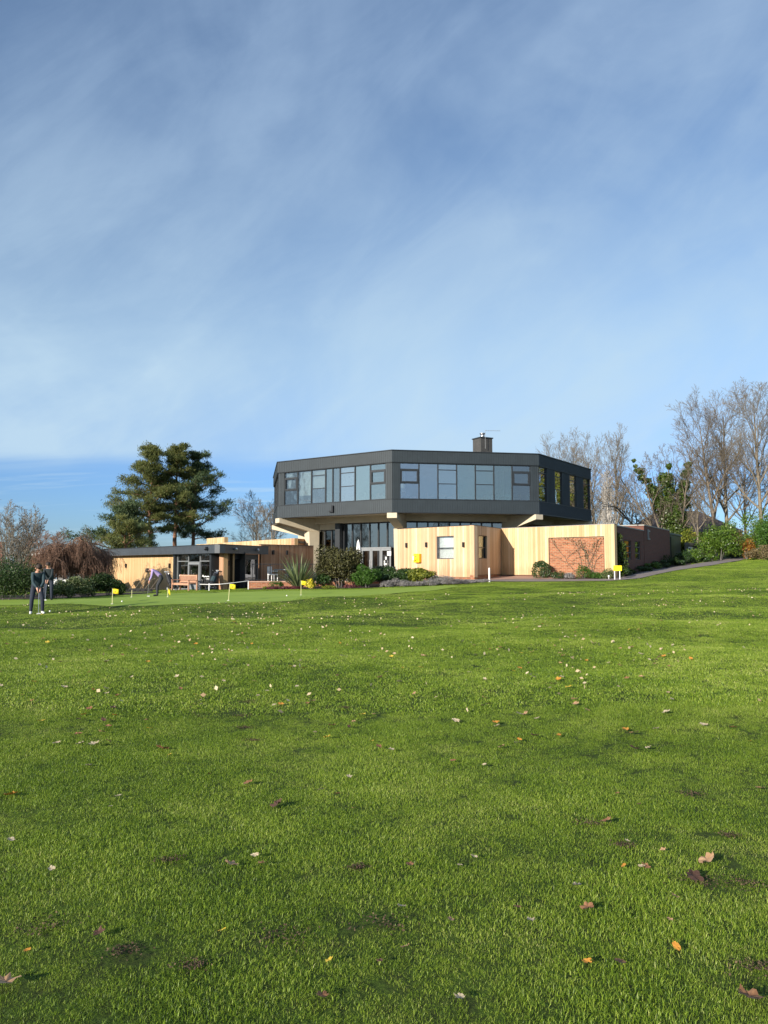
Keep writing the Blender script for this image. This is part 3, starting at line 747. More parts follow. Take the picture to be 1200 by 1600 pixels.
mb = MB(); fb.box(mb, pb0 + .02, pb1 - .02, .4, pz1 - .02, -.3, -.06); mb.build('brick_panel', M['brick'], panel)
mb = MB(); fb.box(mb, pb0, pb1, pz1 - .02, pz1 - .001, -.06, .012); fb.box(mb, pb0, pb0 + .02, .9, pz1 - .02, -.059, .01); fb.box(mb, pb1 - .02, pb1, .9, pz1 - .02, -.059, .01); mb.build('edge_trim', M['metal_dark'], panel)
mb = MB(); fb.box(mb, .02, fb.L - .01, .3, 1.0, -.28, -.04); mb.build('plinth', M['brick_dark'], panel)
mb = MB(); fb.box(mb, 0, fb.L + .02, AT + .011, AT + .035, -.32, .015); mb.build('coping', M['trim'], panel)

# brick side building receding to the right
side = thing('brick_building', 'red brick side building in shade behind the timber wall', 'building', (18, 54, 1.4))
B0 = A3 + Vector((.0, .32)); B1 = Vector((22.3, 59.0)); fr_ = Face(B0, B1); mb = MB()
k1 = along(fr_, 1006)
w1 = (along(fr_, 975), along(fr_, 986)); w2 = (along(fr_, 992), along(fr_, 1000))
sz0, sz1 = 2.0, 3.2
fr_.box(mb, 0, w1[0], .3, 3.95, -.3, 0); fr_.box(mb, w1[1], w2[0], .3, 3.95, -.3, 0); fr_.box(mb, w2[1], k1, .3, 3.95, -.3, 0)
for w_ in (w1, w2): fr_.box(mb, w_[0], w_[1], .3, sz0, -.3, 0); fr_.box(mb, w_[0], w_[1], sz1, 3.95, -.3, 0)
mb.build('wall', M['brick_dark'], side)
mb = MB(); fr_.box(mb, k1 + .003, fr_.L, .8, 4.32, -.3, .02); e = fr_.pt(k1, -.3); 
fk = Face(fr_.pt(k1, -5)[:2], fr_.pt(k1, .02)[:2]); fk.box(mb, 0, 5 - .02, 3.0, 4.32, -.3, 0)
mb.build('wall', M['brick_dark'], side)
for w_ in (w1, w2): window(fr_, w_[0] + .005, w_[1] - .005, 'T', sz0 + .01, sz1 - .01, 'glass_dark', (.35, .68), 'timber_red' if False else 'fence', side, -.1)
mb = MB(); fr_.box(mb, .01, k1 - .01, 3.951, 4.02, -.33, .03); mb.build('coping', M['concrete'], side)
mb = MB(); fr_.box(mb, k1 - .02, fr_.L + .03, 4.321, 4.39, -.33, .05); fk.box(mb, 0, 4.6, 4.322, 4.392, -.33, .03); mb.build('coping', M['concrete'], side)
mb = MB(); fr_.box(mb, k1 + 1.0, k1 + 1.1, 3.4, 4.1, .03, .12); fr_.box(mb, k1 + 1.1, k1 + 1.5, 3.4, 3.48, .03, .12); fr_.box(mb, k1 + 1.1, k1 + 1.5, 3.95, 4.03, .03, .12); mb.build('wall_bracket', M['trim'], side)
mb = MB(); q = [fr_.pt(.1, -.31)[:2], fr_.pt(fr_.L, -.31)[:2], fr_.pt(fr_.L, -6)[:2], fr_.pt(2, -5)[:2]]; mb.prism([tuple(v) for v in q], 3.7, 3.8); mb.build('roof', M['roofing'], side)
shed = thing('shed', 'dark flat roofed store at the far end of the brick building', 'shed', (23.3, 60.6, 2))
fsd = Face(B1 + Vector((.05, .05)), (25.1, 63.6)); mb = MB(); fsd.box(mb, 0, fsd.L, 1, 4.05, -2.5, -.1); mb.build('wall', M['metal_dark'], shed)
mb = MB(); fsd.box(mb, -.0, fsd.L + .1, 4.051, 4.2, -2.6, 0); mb.build('roof', M['fascia'], shed)
mb = MB(); fsd.box(mb, .8, 1.9, 1.9, 3.9, -.099, -.05); mb.build('door', M['black'], shed)

# yellow defibrillator cabinet
ac = at(656, 872.5, 48); av = along(fa, 654)
aed = thing('defibrillator_cabinet', 'yellow defibrillator cabinet fixed to the timber annex wall', 'defibrillator', fa.pt(av, .0, 2.08))
mb = MB(); fa.box(mb, av - .22, av + .26, 1.80, 2.36, .003, .24); mb.build('cabinet', M['yellow'], aed, bevel=.03)
mb = MB(); fa.box(mb, av - .16, av + .14, 2.06, 2.28, .241, .25, 0); fa.box(mb, av - .12, av - .02, 1.9, 1.97, .241, .25, 1); fa.box(mb, av - .08, av + .06, 2.13, 2.2, .251, .255, 1)
mb.build('panel', [plain('yellow_panel', (.9, .66, .05), .4), M['black']], aed)
mb = MB(); fa.box(mb, av - .52, av - .30, 1.96, 2.2, .003, .012); tag(mb.build('notice', M['white'], org=fa.pt(av - .4, 0, 2.1)), 'small white notice beside the yellow cabinet', 'notice')

# ------------------------------------------------------------ pro shop with dark overhanging fascia
shop = thing('shop_building', 'low golf shop with golden timber walls and deep dark fascia', 'building', (-14, 50, 0))
C0, C1, C2 = Vector((-21.7, 58)), Vector((-9.56, 44)), Vector((-7.55, 49.4))
fl = Face(C0, C1); frr = Face(C1, C2); mb = MB()
ZF0, ZF1 = 2.34, 2.83
fl.box(mb, 0, fl.L, ZF0, ZF1, -.35, 0); frr.box(mb, .002, frr.L, ZF0 - .003, ZF1 - .003, -.35, 0); mb.build('fascia', M['fascia'], shop)
mb = MB(); fl.box(mb, -.05, fl.L + .03, ZF1, ZF1 + .04, -.4, .03); frr.box(mb, .03, frr.L, ZF1 - .001, ZF1 + .038, -.4, .03); mb.build('roof_trim', M['metal_dark'], shop)
bk = (C0 + Vector((3.4, 3.2)), C2 + Vector((-.9, 3.0)))
mb = MB(); mb.prism([tuple(fl.pt(.1, -.2)[:2]), tuple(fl.pt(fl.L - .1, -.2)[:2]), tuple(frr.pt(frr.L, -.2)[:2]), tuple(bk[1]), (-12, 58), tuple(bk[0])], ZF1 - .3, ZF1 - .02); mb.build('roof', M['roofing'], shop)
g1 = along(fl, 266); g2 = along(fl, 321); t1 = along(fl, 331)
WO = -.55
mb = MB(); fl.box(mb, .3, g1 - .15, -.6, ZF0 + .05, WO - .3, WO); mb.build('timber_wall', M['timber_gold'], shop)
mb = MB(); fl.box(mb, g1 - .149, g1 + .05, -.5, ZF0 - .001, WO - .3, WO + .25); fl.box(mb, g2 - .02, g2 + .2, -.4, ZF0 - .001, WO - .3, WO + .25); mb.build('post', M['metal_dark'], shop)
# glass front: two lights either side of a door, with transoms
gw = (g2 - g1 - .07) / 3; z_b, z_t = .12, ZF0 - .01
for k in range(3):
    x0 = g1 + .05 + gw * k; x1 = x0 + gw
    if k == 1:
        window(fl, x0, x1, 'T', z_b + 2.02 - .32, z_t, 'glass_dark', (), 'grey_frame', shop, WO)
        mb = MB(); pn = MB(); t = .13; zt = z_b + 1.69
        fl.box(mb, x0 + .01, x0 + t, z_b, zt, WO - .02, WO + .09); fl.box(mb, x1 - t, x1 - .01, z_b, zt, WO - .02, WO + .09)
        fl.box(mb, x0 + t, x1 - t, z_b, z_b + .3, WO - .02, WO + .088); fl.box(mb, x0 + t, x1 - t, zt - .13, zt, WO - .02, WO + .088); fl.box(pn, x0 + t, x1 - t, z_b + .3, zt - .13, WO + .02, WO + .035)
        d_ = mb.build('door', M['grey_frame'], shop); pn.build('pane', M['glass_dark'], d_)
        hb = MB(); hb.tube([fl.pt(x0 + .2, WO + .13, z_b + .8), fl.pt(x0 + .2, WO + .13, z_b + 1.2)], .02, 8); hb.build('handle', M['steel'], d_)
        # hi-vis poster behind the glass
        pb = MB(); c = (x0 + x1) / 2; fl.box(pb, c - .14, c + .12, z_b + .9, z_b + 1.25, WO - .03, WO - .02); fl.box(pb, c - .05, c + .06, z_b + 1.25, z_b + 1.42, WO - .03, WO - .02)
        pb.build('poster', plain('lime', (.55, .75, .15), .6), d_)
    else:
        w_ = window(fl, x0, x1, 'T', z_b, z_t, 'glass_dark', (.8,), 'grey_frame', shop, WO)
        # worn white swoosh of lettering, unreadable from here
        lb = MB(); c = x0 + gw * .18; pts = []
        for i in range(15):
            q = i / 14; pts.append(fl.pt(c + q * gw * .62, WO + .022, z_b + .82 + .018 * math.sin(q * 19) + (.06 if i == 1 else 0)))
        lb.tube(pts, .03, 5); lb.tube([fl.pt(c + gw * .34, WO + .022, z_b + .68), fl.pt(c + gw * .6, WO + .022, z_b + .69)], .02, 5)
        lb.build('window_lettering', M['white'], w_)
# timber return and right hand glazing below the dark overhang
fl2 = Face(fl.pt(g2 + .2, WO)[:2], fl.pt(t1, WO)[:2])
mb = MB(); fl2.box(mb, .0, .22, -.2, ZF0 - .002, -1.2, -.9); fl2.box(mb, .55, fl2.L, -.2, ZF0 - .002, -.55, -.25); mb.build('timber_wall', M['timber_gold'], shop)
pn = MB(); fl2.box(pn, .22, .55, .1, ZF0 - .002, -.9, -.88); pn.build('side_light', M['glass_dark'], shop)
D0 = fl.pt(t1, WO - .25)[:2]; D1 = Vector(D0) + (frr.d * 5.4)
f3 = Face(D0, D1); mb = MB()
e0 = along(f3, 362); e1 = along(f3, 402)
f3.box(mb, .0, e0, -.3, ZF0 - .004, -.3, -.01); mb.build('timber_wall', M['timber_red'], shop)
mb = MB(); f3.box(mb, e0, e0 + .12, .05, ZF0 - .004, -.1, .06); f3.box(mb, e1 - .12, e1 + .1, -.1, ZF0 - .004, -.1, .06); f3.box(mb, e0 + .12, e1 - .12, ZF0 - .35, ZF0 - .005, -.1, .055); f3.box(mb, (e0 + e1) / 2 - .04, (e0 + e1) / 2 + .04, .05, ZF0 - .35, -.05, .05); mb.build('glazing_frame', M['metal_dark'], shop)
pn = MB(); f3.box(pn, e0 + .12, e1 - .12, .05, ZF0 - .35, -.02, 0); pn.build('pane', M['glass_dark'], shop)
mb = MB(); ib = [tuple(fl.pt(.6, WO - 1.9)[:2]), tuple(fl.pt(g1, WO - 1.9)[:2]), tuple(fl.pt(t1 - .3, WO - 1.9)[:2]), tuple(Vector(D0) + frr.d * 5.3 + Vector((-1.8, .6))), (-11.5, 57.5)]
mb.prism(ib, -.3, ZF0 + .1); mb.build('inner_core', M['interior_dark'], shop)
mb = MB(); mb.prism([tuple(fl.pt(g1 - .2, WO - 2)[:2]), tuple(fl.pt(g1 - .2, WO + .3)[:2]), tuple(fl.pt(t1 + .3, WO + .3)[:2]), tuple(Vector(D0) + frr.d * 5.3), tuple(Vector(D0) + frr.d * 5.3 + Vector((-2, 0)))], -.3, .09); mb.build('floor', M['concrete'], shop)
for u in (190, 258): lamp(fl, along(fl, u) - .3, 1.6, shop, WO)
lamp(f3, .5 * e0, 1.75, shop, -.01)
for u, z in ((325, 2.62),):
    mb = MB(); q = fl.pt(along(fl, u), .14, z); mb.sphere(q, .12, 0, 8, 6); mb.tube([fl.pt(along(fl, u), .0, z + .1), q], .03, 6); mb.build('security_camera', M['black'], shop)
for aa in (1.6, 4.2):
    mb = MB(); q = frr.pt(aa, .12, 2.6); mb.sphere(q, .1, 0, 8, 6); mb.tube([frr.pt(aa, 0, 2.65), q], .03, 6); mb.build('floodlight', M['steel'], shop)

# block behind with pale timber parapet
rear = thing('rear_timber_building', 'timber building with pale parapet behind the shop and beside the terrace', 'building', (-12, 60, .4))
E0, E1 = Vector((-18.0, 72.5)), Vector((-6.64, 56)); fe = Face(E0, E1)
mb = MB(); fe.box(mb, 0, fe.L, 2.9, 3.64, -.3, 0); mb.build('parapet', M['timber_pale'], rear)
mb = MB(); fe.box(mb, -3, 1.5, 3.0, 4.35, -2.6, -2.2); mb.build('upper_parapet', M['timber_pale'], rear)
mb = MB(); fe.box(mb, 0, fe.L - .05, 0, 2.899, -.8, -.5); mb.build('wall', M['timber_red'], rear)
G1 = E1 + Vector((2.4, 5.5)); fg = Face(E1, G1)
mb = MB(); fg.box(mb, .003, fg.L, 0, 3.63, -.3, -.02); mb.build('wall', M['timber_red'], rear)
mb = MB(); mb.prism([tuple(E0), tuple(fe.pt(fe.L - .1, -.3)[:2]), tuple(fg.pt(fg.L, -.3)[:2]), (-12, 72)], 3.3, 3.45); mb.build('roof', M['roofing'], rear)
for u in (424, 437, 452): lamp(fe, along(fe, u), 2.35, rear, -.5)
# short timber screen behind the terrace
scr = thing('timber_screen', 'reddish timber wall in shade behind the terrace railings', 'wall', (-7.4, 50.6, .6))
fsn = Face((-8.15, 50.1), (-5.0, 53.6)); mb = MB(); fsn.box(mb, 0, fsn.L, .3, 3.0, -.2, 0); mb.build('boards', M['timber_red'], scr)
mb = MB(); fsn.box(mb, -.02, fsn.L, 3.001, 3.03, -.22, .02); mb.build('coping', M['metal_dark'], scr)
for q in (1.0, 2.2): lamp(fsn, q, 2.5, scr)

# terrace with brick retaining wall
T = [(-8.1, 46.4), (-7.6, 45.75), (-1.2, 46.3), (.55, 48.1), (.55, 49.7), (1.6, 53.6), (-4.5, 58), (-7.2, 53), (-8.2, 50)]
mb = MB(); mb.prism([(x, y) for x, y in T], .1, TZ); tag(mb.build('terrace', M['concrete']), 'raised paved terrace under the overhang', kind='structure')
tw = thing('brick_retaining_wall', 'low red brick wall holding up the terrace behind the planting', 'wall', (-4, 45.9, .2))
mb = MB(); cp = MB()
for a_, b_ in (((-8.15, 45.68), (-1.15, 46.22)), ((-1.1, 46.24), (.6, 48.0))):
    f = Face(a_, b_); f.box(mb, 0, f.L, -.1, TZ - .01, -.2, .03); f.box(cp, -.02, f.L + .01, TZ - .009, TZ + .06, -.24, .07)
mb.build('brickwork', M['brick'], tw); cp.build('coping', plain('brick_coping', (.45, .27, .19), .8), tw)
def railing(name, p0, p1, z, label):
    f = Face(p0, p1); t_ = thing(name, label, 'railing', f.pt(0, 0, z)); mb = MB(); n = int(f.L / .11)
    for k in range(n + 1): mb.tube([f.pt(k * f.L / n, 0, z + .08), f.pt(k * f.L / n, 0, z + 1.0)], .008, 4, caps=False)
    mb.build('bars', M['metal_dark'], t_)
    mb = MB(); mb.tube([f.pt(0, 0, z + 1.02), f.pt(f.L, 0, z + 1.02)], .022, 6); mb.tube([f.pt(0, 0, z + .08), f.pt(f.L, 0, z + .08)], .015, 6); mb.build('rail', M['metal_dark'], t_)
    for k in range(0, 4):
        mb = MB(); mb.tube([f.pt(k * f.L / 3, 0, z - .02), f.pt(k * f.L / 3, 0, z + 1.05)], .025, 6); mb.build('post', M['metal_dark'], t_)
railing('railing', (-8.0, 46.0), (-4.8, 46.2), TZ + .06, 'dark metal railing at the left end of the terrace')
railing('railing', (-4.8, 46.2), (-1.3, 46.45), TZ + .06, 'dark metal railing behind the rounded shrub')

# brick building far left + chimney stack beyond
bl = thing('brick_building', 'long low brick building behind the weeping tree with white roof edge', 'building', (-27, 62, 0))
f = Face((-30.5, 65), (-21.9, 58.6)); mb = MB(); f.box(mb, 0, f.L, -.5, 2.5, -3, -.3); mb.build('wall', M['brick'], bl)
mb = MB(); f.box(mb, -.1, f.L * .55, 2.501, 2.68, -3.1, -.2); mb.build('roof_edge', M['white'], bl)
mb = MB(); f.box(mb, f.L * .551, f.L, 2.501, 2.62, -3.1, -.25); mb.build('roof', M['roofing'], bl)
mb = MB(); f.box(mb, 3.2, 4.4, .6, 1.9, -.31, -.26); mb.build('window', M['white'], bl)

# hipped slate roof house beyond the right hand trees
hr = thing('house', 'distant house with dark hipped slate roof behind the ivy covered tree', 'house', (46, 112, 3))
hc = at(1062, 830, 112); zt = at(1062, 798, 112).z; mb = MB()
x0, x1, y0, y1 = hc.x - 7.5, hc.x + 7.5, 107, 118; ze = zt - 3.4
mb.add([(x0, y0, ze), (x1, y0, ze), (x1, y1, ze), (x0, y1, ze), (hc.x - 3, 112.5, zt), (hc.x + 3, 112.5, zt)], [(0, 1, 5, 4), (1, 2, 5), (2, 3, 4, 5), (3, 0, 4), (0, 3, 2, 1)])
mb.build('roof', M['slate'], hr)
mb = MB(); mb.prism([(x0 + .4, y0 + .4), (x1 - .4, y0 + .4), (x1 - .4, y1 - .4), (x0 + .4, y1 - .4)], 1.5, ze - .01); mb.build('wall', M['brick_dark'], hr)
mb = MB()
for q in (x0 + 2, x0 + 6.2, x0 + 10.4): mb.box((q + 1, y0 + .39, ze - 1.6), (1.4, .05, 1.3))
mb.build('window', M['glass_dark'], hr)
# ------------------------------------------------------------ vegetation builders
def seg_mesh(name, segs, mat, sides=3, org=(0, 0, 0)):
    """segs: list of (p0, p1, r0, r1) -> tapered prisms"""
    A = np.array([(s[0][0], s[0][1], s[0][2]) for s in segs], float); B = np.array([(s[1][0], s[1][1], s[1][2]) for s in segs], float)
    r0 = np.array([s[2] for s in segs]); r1 = np.array([s[3] for s in segs])
    d = B - A; L = np.linalg.norm(d, axis=1, keepdims=True) + 1e-9; d /= L
    up = np.where(np.abs(d[:, 2:3]) < .9, np.array([[0, 0, 1.]]), np.array([[1., 0, 0]]))
    u = np.cross(d, up); u /= np.linalg.norm(u, axis=1, keepdims=True); w = np.cross(d, u)
    B = B + d * np.minimum(r1[:, None] * .6, .03)
    n = len(segs); V = np.zeros((n, 2, sides, 3))
    for k in range(sides):
        t = 2 * math.pi * k / sides; o = u * math.cos(t) + w * math.sin(t)
        V[:, 0, k] = A + o * r0[:, None]; V[:, 1, k] = B + o * r1[:, None]
    b = (np.arange(n) * 2 * sides)[:, None]; k = np.arange(sides)[None]; k2 = (k + 1) % sides
    Fq = np.stack([b + k, b + k2, b + k2 + sides, b + k + sides], -1).reshape(-1, 4)
    return mesh_np(name, V.reshape(-1, 3) - np.array(org), Fq, mat, smooth=True)
def rvec(rn): 
    v = Vector((rn.gauss(0, 1), rn.gauss(0, 1), rn.gauss(0, 1))); return v.normalized()
def grow(segs, tips, rn, p, d, L, r, lev, P):
    """P: per-level dicts: n children, ang, ratio, trop (upward pull), wob, k segments"""
    q = P[lev]; k = q['k']; pts = [p.copy()]; dd = d.copy(); rr = [r]; r_end = r * q.get('taper', .35)
    for i in range(k):
        dd = (dd + rvec(rn) * q['wob'] + Vector((0, 0, q['trop']))).normalized()
        p = p + dd * (L / k); pts.append(p.copy()); rr.append(r + (r_end - r) * (i + 1) / k)
        segs.append((pts[-2], pts[-1], rr[-2], rr[-1]))
    tips.append((pts[-1].copy(), lev))
    if lev + 1 >= len(P): return
    c = P[lev + 1]; n = q['n']; st = q.get('start', .25); az = rn.random() * 6.28
    for j in range(n):
        t = st + (1 - st) * (j + rn.random() * .8) / n; t = min(t, .999); i = int(t * k); f = t * k - i
        pos = pts[i].lerp(pts[i + 1], f); base = (pts[i + 1] - pts[i]).normalized()
        az += 2.4 + rn.uniform(-.4, .4)
        s = base.orthogonal().normalized(); s = Matrix.Rotation(az, 3, base) @ s
        an = R(q['ang'] + rn.uniform(-q.get('av', 12), q.get('av', 12)))
        nd = (base * math.cos(an) + s * math.sin(an)).normalized()
        cl = L * q['ratio'] * (1.15 - q.get('short', .6) * t) * rn.uniform(.75, 1.2); rp = rr[i] * (1 - f) + rr[i + 1] * f
        grow(segs, tips, rn, pos, nd, cl, min(rp * .62, q.get('rc', 9)), lev + 1, P)
def split_segs(segs, r): return [s for s in segs if s[2] >= r], [s for s in segs if s[2] < r]

def leaves_np(rs, C, size, aspect=.55, nrm_up=.25, out=None, jit=.3):
    """folded-free leaf quads at centres C"""
    n = len(C); N = rs.normal(size=(n, 3)); N[:, 2] += nrm_up
    if out is not None: N = N + out * 1.0
    N /= np.linalg.norm(N, axis=1, keepdims=True) + 1e-9
    T = rs.normal(size=(n, 3)); T -= (T * N).sum(1, keepdims=True) * N; T /= np.linalg.norm(T, axis=1, keepdims=True) + 1e-9
    B = np.cross(N, T); s = (size * rs.uniform(1 - jit, 1 + jit, n))[:, None]
    V = np.stack([C - T * s * .5, C + B * s * aspect * .5 + N * s * .06, C + T * s * .5, C - B * s * aspect * .5 + N * s * .06], 1)
    Fq = np.arange(n * 4).reshape(n, 4); v = np.repeat(rs.random(n), 4)
    return V.reshape(-1, 3), Fq, v
def blob_pts(rs, n, c, r, shell=.55, lump=.25, nl=9, flat=0):
    """points in a lumpy ellipsoid, denser to the outside; returns points, outward"""
    d = rs.normal(size=(n, 3)); d /= np.linalg.norm(d, axis=1, keepdims=True)
    if flat: d[:, 2] = np.where(d[:, 2] < -flat, -d[:, 2] * .6, d[:, 2])
    ld = rs.normal(size=(nl, 3)); ld /= np.linalg.norm(ld, axis=1, keepdims=True)
    dots = np.clip(d @ ld.T, 0, 1) ** 6
    rad = (1 - lump) + lump * np.clip(dots.max(1) * 1.3, 0, 1) 
    u = shell + (1 - shell) * rs.random(n) ** .6
    P = d * (u * rad)[:, None] * np.array(r) + np.array(c)
    return P, d
def shrub(name, label, cat, base, w, dpt, ht, mat, n=1800, leaf=.09, asp=.55, lump=.3, stems=0, seed=1, group=None, shell=.5, lift=0, nl=12, up=.3, clumps=0, stem_mat='fence'):
    rs = np.random.RandomState(seed); t = thing(name, label, cat, base, group)
    c = (0, 0, lift + (ht - lift) * .46)
    if clumps:
        Ps = []; Os = []
        for i in range(clumps):
            a_, r_ = rs.uniform(0, 6.28), rs.random() ** .5; zc = lift + (ht - lift) * rs.uniform(.25, .78) * (1 - .25 * r_)
            cc = (math.cos(a_) * r_ * w * .36, math.sin(a_) * r_ * dpt * .36, zc); s_ = rs.uniform(.2, .3)
            P_, o_ = blob_pts(rs, n // clumps, cc, (w * s_, dpt * s_, (ht - lift) * s_ * 1.0), shell, lump, 5); Ps.append(P_); Os.append(o_)
        P_, O_ = np.concatenate(Ps), np.concatenate(Os)
    else: P_, O_ = blob_pts(rs, n, c, (w / 2, dpt / 2, (ht - lift) * .54), shell, lump, nl, .7)
    q98 = np.percentile(P_[:, 2], 99.3); q02 = lift * .6 if lift else 0.0; lo = P_[:, 2].min(); P_[:, 2] = (P_[:, 2] - lo) / (q98 - lo) * (ht - q02) + q02 + .02
    for ax_, ww in ((0, w), (1, dpt)): P_[:, ax_] *= ww / (np.percentile(P_[:, ax_], 99) - np.percentile(P_[:, ax_], 1))
    V, Fq, v = leaves_np(rs, P_, leaf, asp, up, O_)
    place('foliage', mesh_np('foliage', V, Fq, M[mat], v), t)
    rn = random.Random(seed); segs = []
    for i in range(max(stems, 5)):
        a_ = rn.uniform(0, 6.28); q = Vector((math.cos(a_) * w * .06, math.sin(a_) * dpt * .06, -.05)); e = Vector((math.cos(a_) * w * rn.uniform(.15, .3), math.sin(a_) * dpt * rn.uniform(.15, .3), lift + (ht - lift) * rn.uniform(.35, .55)))
        m_ = q.lerp(e, .5) + Vector((rn.uniform(-.05, .05), rn.uniform(-.05, .05), .05)); r_ = .008 + .008 * ht
        segs += [(q, m_, r_ * 1.3, r_), (m_, e, r_, r_ * .5)]
    place('stems', seg_mesh('stems', segs, M[stem_mat], 5), t)
    return t
def G(u, Y, dz=0):
    x = (u - 600) / F * Y; return Vector((x, Y, h(x, Y) + dz))
def pxw(n, Y): return n * Y / F

# ------------------------------------------------------------ bare trees
def bare_tree(label, base, ht, form, mat, seed, group='bare trees on the slope behind the clubhouse', name='bare_tree', spread=1.0, lean=(0, 0), twig='same', th=None):
    rn = random.Random(seed); segs = []; tips = []
    if form == 'round':
        P = [dict(n=9, ang=42, av=14, ratio=.62, trop=.02, wob=.05, k=6, start=.16, short=.45, taper=.35),
             dict(n=9, ang=38, av=14, ratio=.52, trop=.06, wob=.12, k=5, start=.22, short=.5, taper=.3),
             dict(n=7, ang=36, av=15, ratio=.55, trop=.07, wob=.16, k=4, start=.2, taper=.3),
             dict(n=5, ang=34, av=14, ratio=.6, trop=.05, wob=.2, k=3, start=.2, taper=.4),
             dict(n=0, ang=30, ratio=.5, trop=.04, wob=.2, k=2, taper=.4)]
        L0 = ht * .80
    elif form == 'tall':
        P = [dict(n=18, ang=38, av=10, ratio=.42, trop=.03, wob=.035, k=9, start=.22, short=.62, taper=.16),
             dict(n=9, ang=36, av=12, ratio=.5, trop=.10, wob=.10, k=5, start=.2, short=.5, taper=.25),
             dict(n=6, ang=34, av=14, ratio=.55, trop=.08, wob=.15, k=4, start=.15, taper=.3),
             dict(n=4, ang=34, av=14, ratio=.6, trop=.06, wob=.22, k=3, start=.2, taper=.4),
             dict(n=0, ang=30, ratio=.55, trop=.04, wob=.2, k=2, taper=.4)]
        L0 = ht * .88
    elif form == 'narrow':
        P = [dict(n=18, ang=28, av=9, ratio=.36, trop=.03, wob=.05, k=8, start=.14, short=.45, taper=.15),
             dict(n=8, ang=30, av=12, ratio=.5, trop=.16, wob=.12, k=5, start=.12, short=.5, taper=.25),
             dict(n=7, ang=32, av=14, ratio=.55, trop=.12, wob=.18, k=3, start=.1, taper=.3),
             dict(n=3, ang=32, ratio=.5, trop=.08, wob=.2, k=2, taper=.4, av=15),
             dict(n=0, ang=30, ratio=.5, trop=.08, wob=.2, k=2, taper=.4)]
        L0 = ht * .9
    r0 = th or ht * .013
    starts = [] if form == 'vase' else [(Vector((0, 0, -.3)), Vector((lean[0], lean[1], 1)).normalized(), L0, r0)]
    if form == 'vase':
        P = [dict(n=8, ang=30, av=12, ratio=.42, trop=.05, wob=.07, k=6, start=.25, short=.5, taper=.25),
             dict(n=5, ang=32, av=12, ratio=.5, trop=.10, wob=.12, k=4, start=.15, taper=.3),
             dict(n=5, ang=32, av=14, ratio=.55, trop=.08, wob=.16, k=3, start=.15, taper=.4),
             dict(n=3, ang=32, av=14, ratio=.6, trop=.05, wob=.2, k=2, start=.15, taper=.4),
             dict(n=0, ang=30, ratio=.5, trop=.05, wob=.2, k=2, taper=.4)]
        starts = []
        for i in range(7):
            a_ = i * 2.4 + rn.random(); t_ = R(rn.uniform(8, 34)) * spread
            starts.append((Vector((.12 * math.cos(a_), .12 * math.sin(a_), -.2)), Vector((math.cos(a_) * math.sin(t_) + lean[0], math.sin(a_) * math.sin(t_), math.cos(t_))).normalized(), ht * rn.uniform(.7, .9), r0 * rn.uniform(.6, .8)))
    for p, d, L_, r_ in starts: grow(segs, tips, rn, p, d, L_, r_, 0, P)
    if spread != 1.0 and form != 'vase':
        f_ = lambda v: Vector((v.x * spread, v.y * spread, v.z)); segs = [(f_(a_), f_(b_), c_, d_) for a_, b_, c_, d_ in segs]
    mx = max(s[1].z for s in segs); sc_ = ht / mx
    segs = [(a_ * sc_, b_ * sc_, max(c_, .0095), max(d_, .008)) for a_, b_, c_, d_ in segs]
    big, small = split_segs(segs, max(r0 * .16, .014))
    t = thing(name, label, 'tree', base, group)
    place('trunk', seg_mesh('trunk', big, M[mat], 6), t)
    place('crown', seg_mesh('crown', small, M[mat if twig == 'same' else twig], 3), t)
    t['_h'] = ht; del t['_h']
    return t, tips, sc_
GR = 'bare trees on the slope behind the clubhouse'
# right hand group: (u, distance, top v, form, material, label)
def top_h(u, v, Y): return at(u, v, Y).z - G(u, Y).z
for u, Y, v, form, mat, lab, seed, spread, lean in [
    (884, 92, 676, 'narrow', 'bark_pale', 'pale slender bare tree nearest the dark upper storey', 11, 1.0, (-.05, 0)),
    (908, 96, 664, 'narrow', 'bark_pale', 'pale slender bare tree, tallest of the clump beside the roof', 12, 1.0, (0, 0)),
    (930, 90, 672, 'narrow', 'bark_pale', 'slender bare tree just right of the clubhouse corner', 13, 1.0, (.02, 0)),
    (963, 86, 657, 'narrow', 'bark_pale', 'narrow upright bare tree right beside the white birch trunk', 14, .9, (0, 0)),
    (1122, 78, 606, 'tall', 'bark_brown', 'tall bare tree with brown trunk leaning left over the laurel', 15, .95, (-.14, 0)),
    (1137, 80, 604, 'tall', 'bark_pale', 'tall bare tree with straight pale trunk above the laurel', 16, .95, (0, 0)),
    (1192, 76, 586, 'tall', 'bark_pale', 'tallest bare tree at the right edge of the lawn', 17, 1.0, (0, 0)),
    (1090, 100, 715, 'round', 'bark_pale', 'rounded bare tree behind the ivy covered one', 18, .8, (0, 0)),
    (1165, 96, 690, 'round', 'bark_brown', 'smaller bare tree between the two tall trunks', 19, .8, (0, 0)),
    (985, 98, 735, 'round', 'bark_brown', 'bushy russet bare tree behind the brick side building', 20, 1.2, (0, 0)),
    (400, 96, 765, 'round', 'bark_brown', 'bare tree behind the flat roofs between the pines and the clubhouse', 21, 1.0, (0, 0)),
    (424, 84, 772, 'round', 'bark_pale', 'bare tree half hidden by the left end of the upper storey', 22, .8, (0, 0)),
]:
    bare_tree(lab, G(u, Y), top_h(u, v, Y), form, mat, seed, GR, spread=spread, lean=lean)
bare_tree('multi-stemmed bare tree at the far left behind the dark hedge', G(24, 54), top_h(24, 766, 54), 'vase', 'bark', 31, 'bare trees on the left', spread=1.15)
bare_tree('low bare tree left of the weeping tree over the brick building', G(70, 60), top_h(70, 822, 60), 'round', 'bark_red', 32, 'bare trees on the left', spread=1.3)
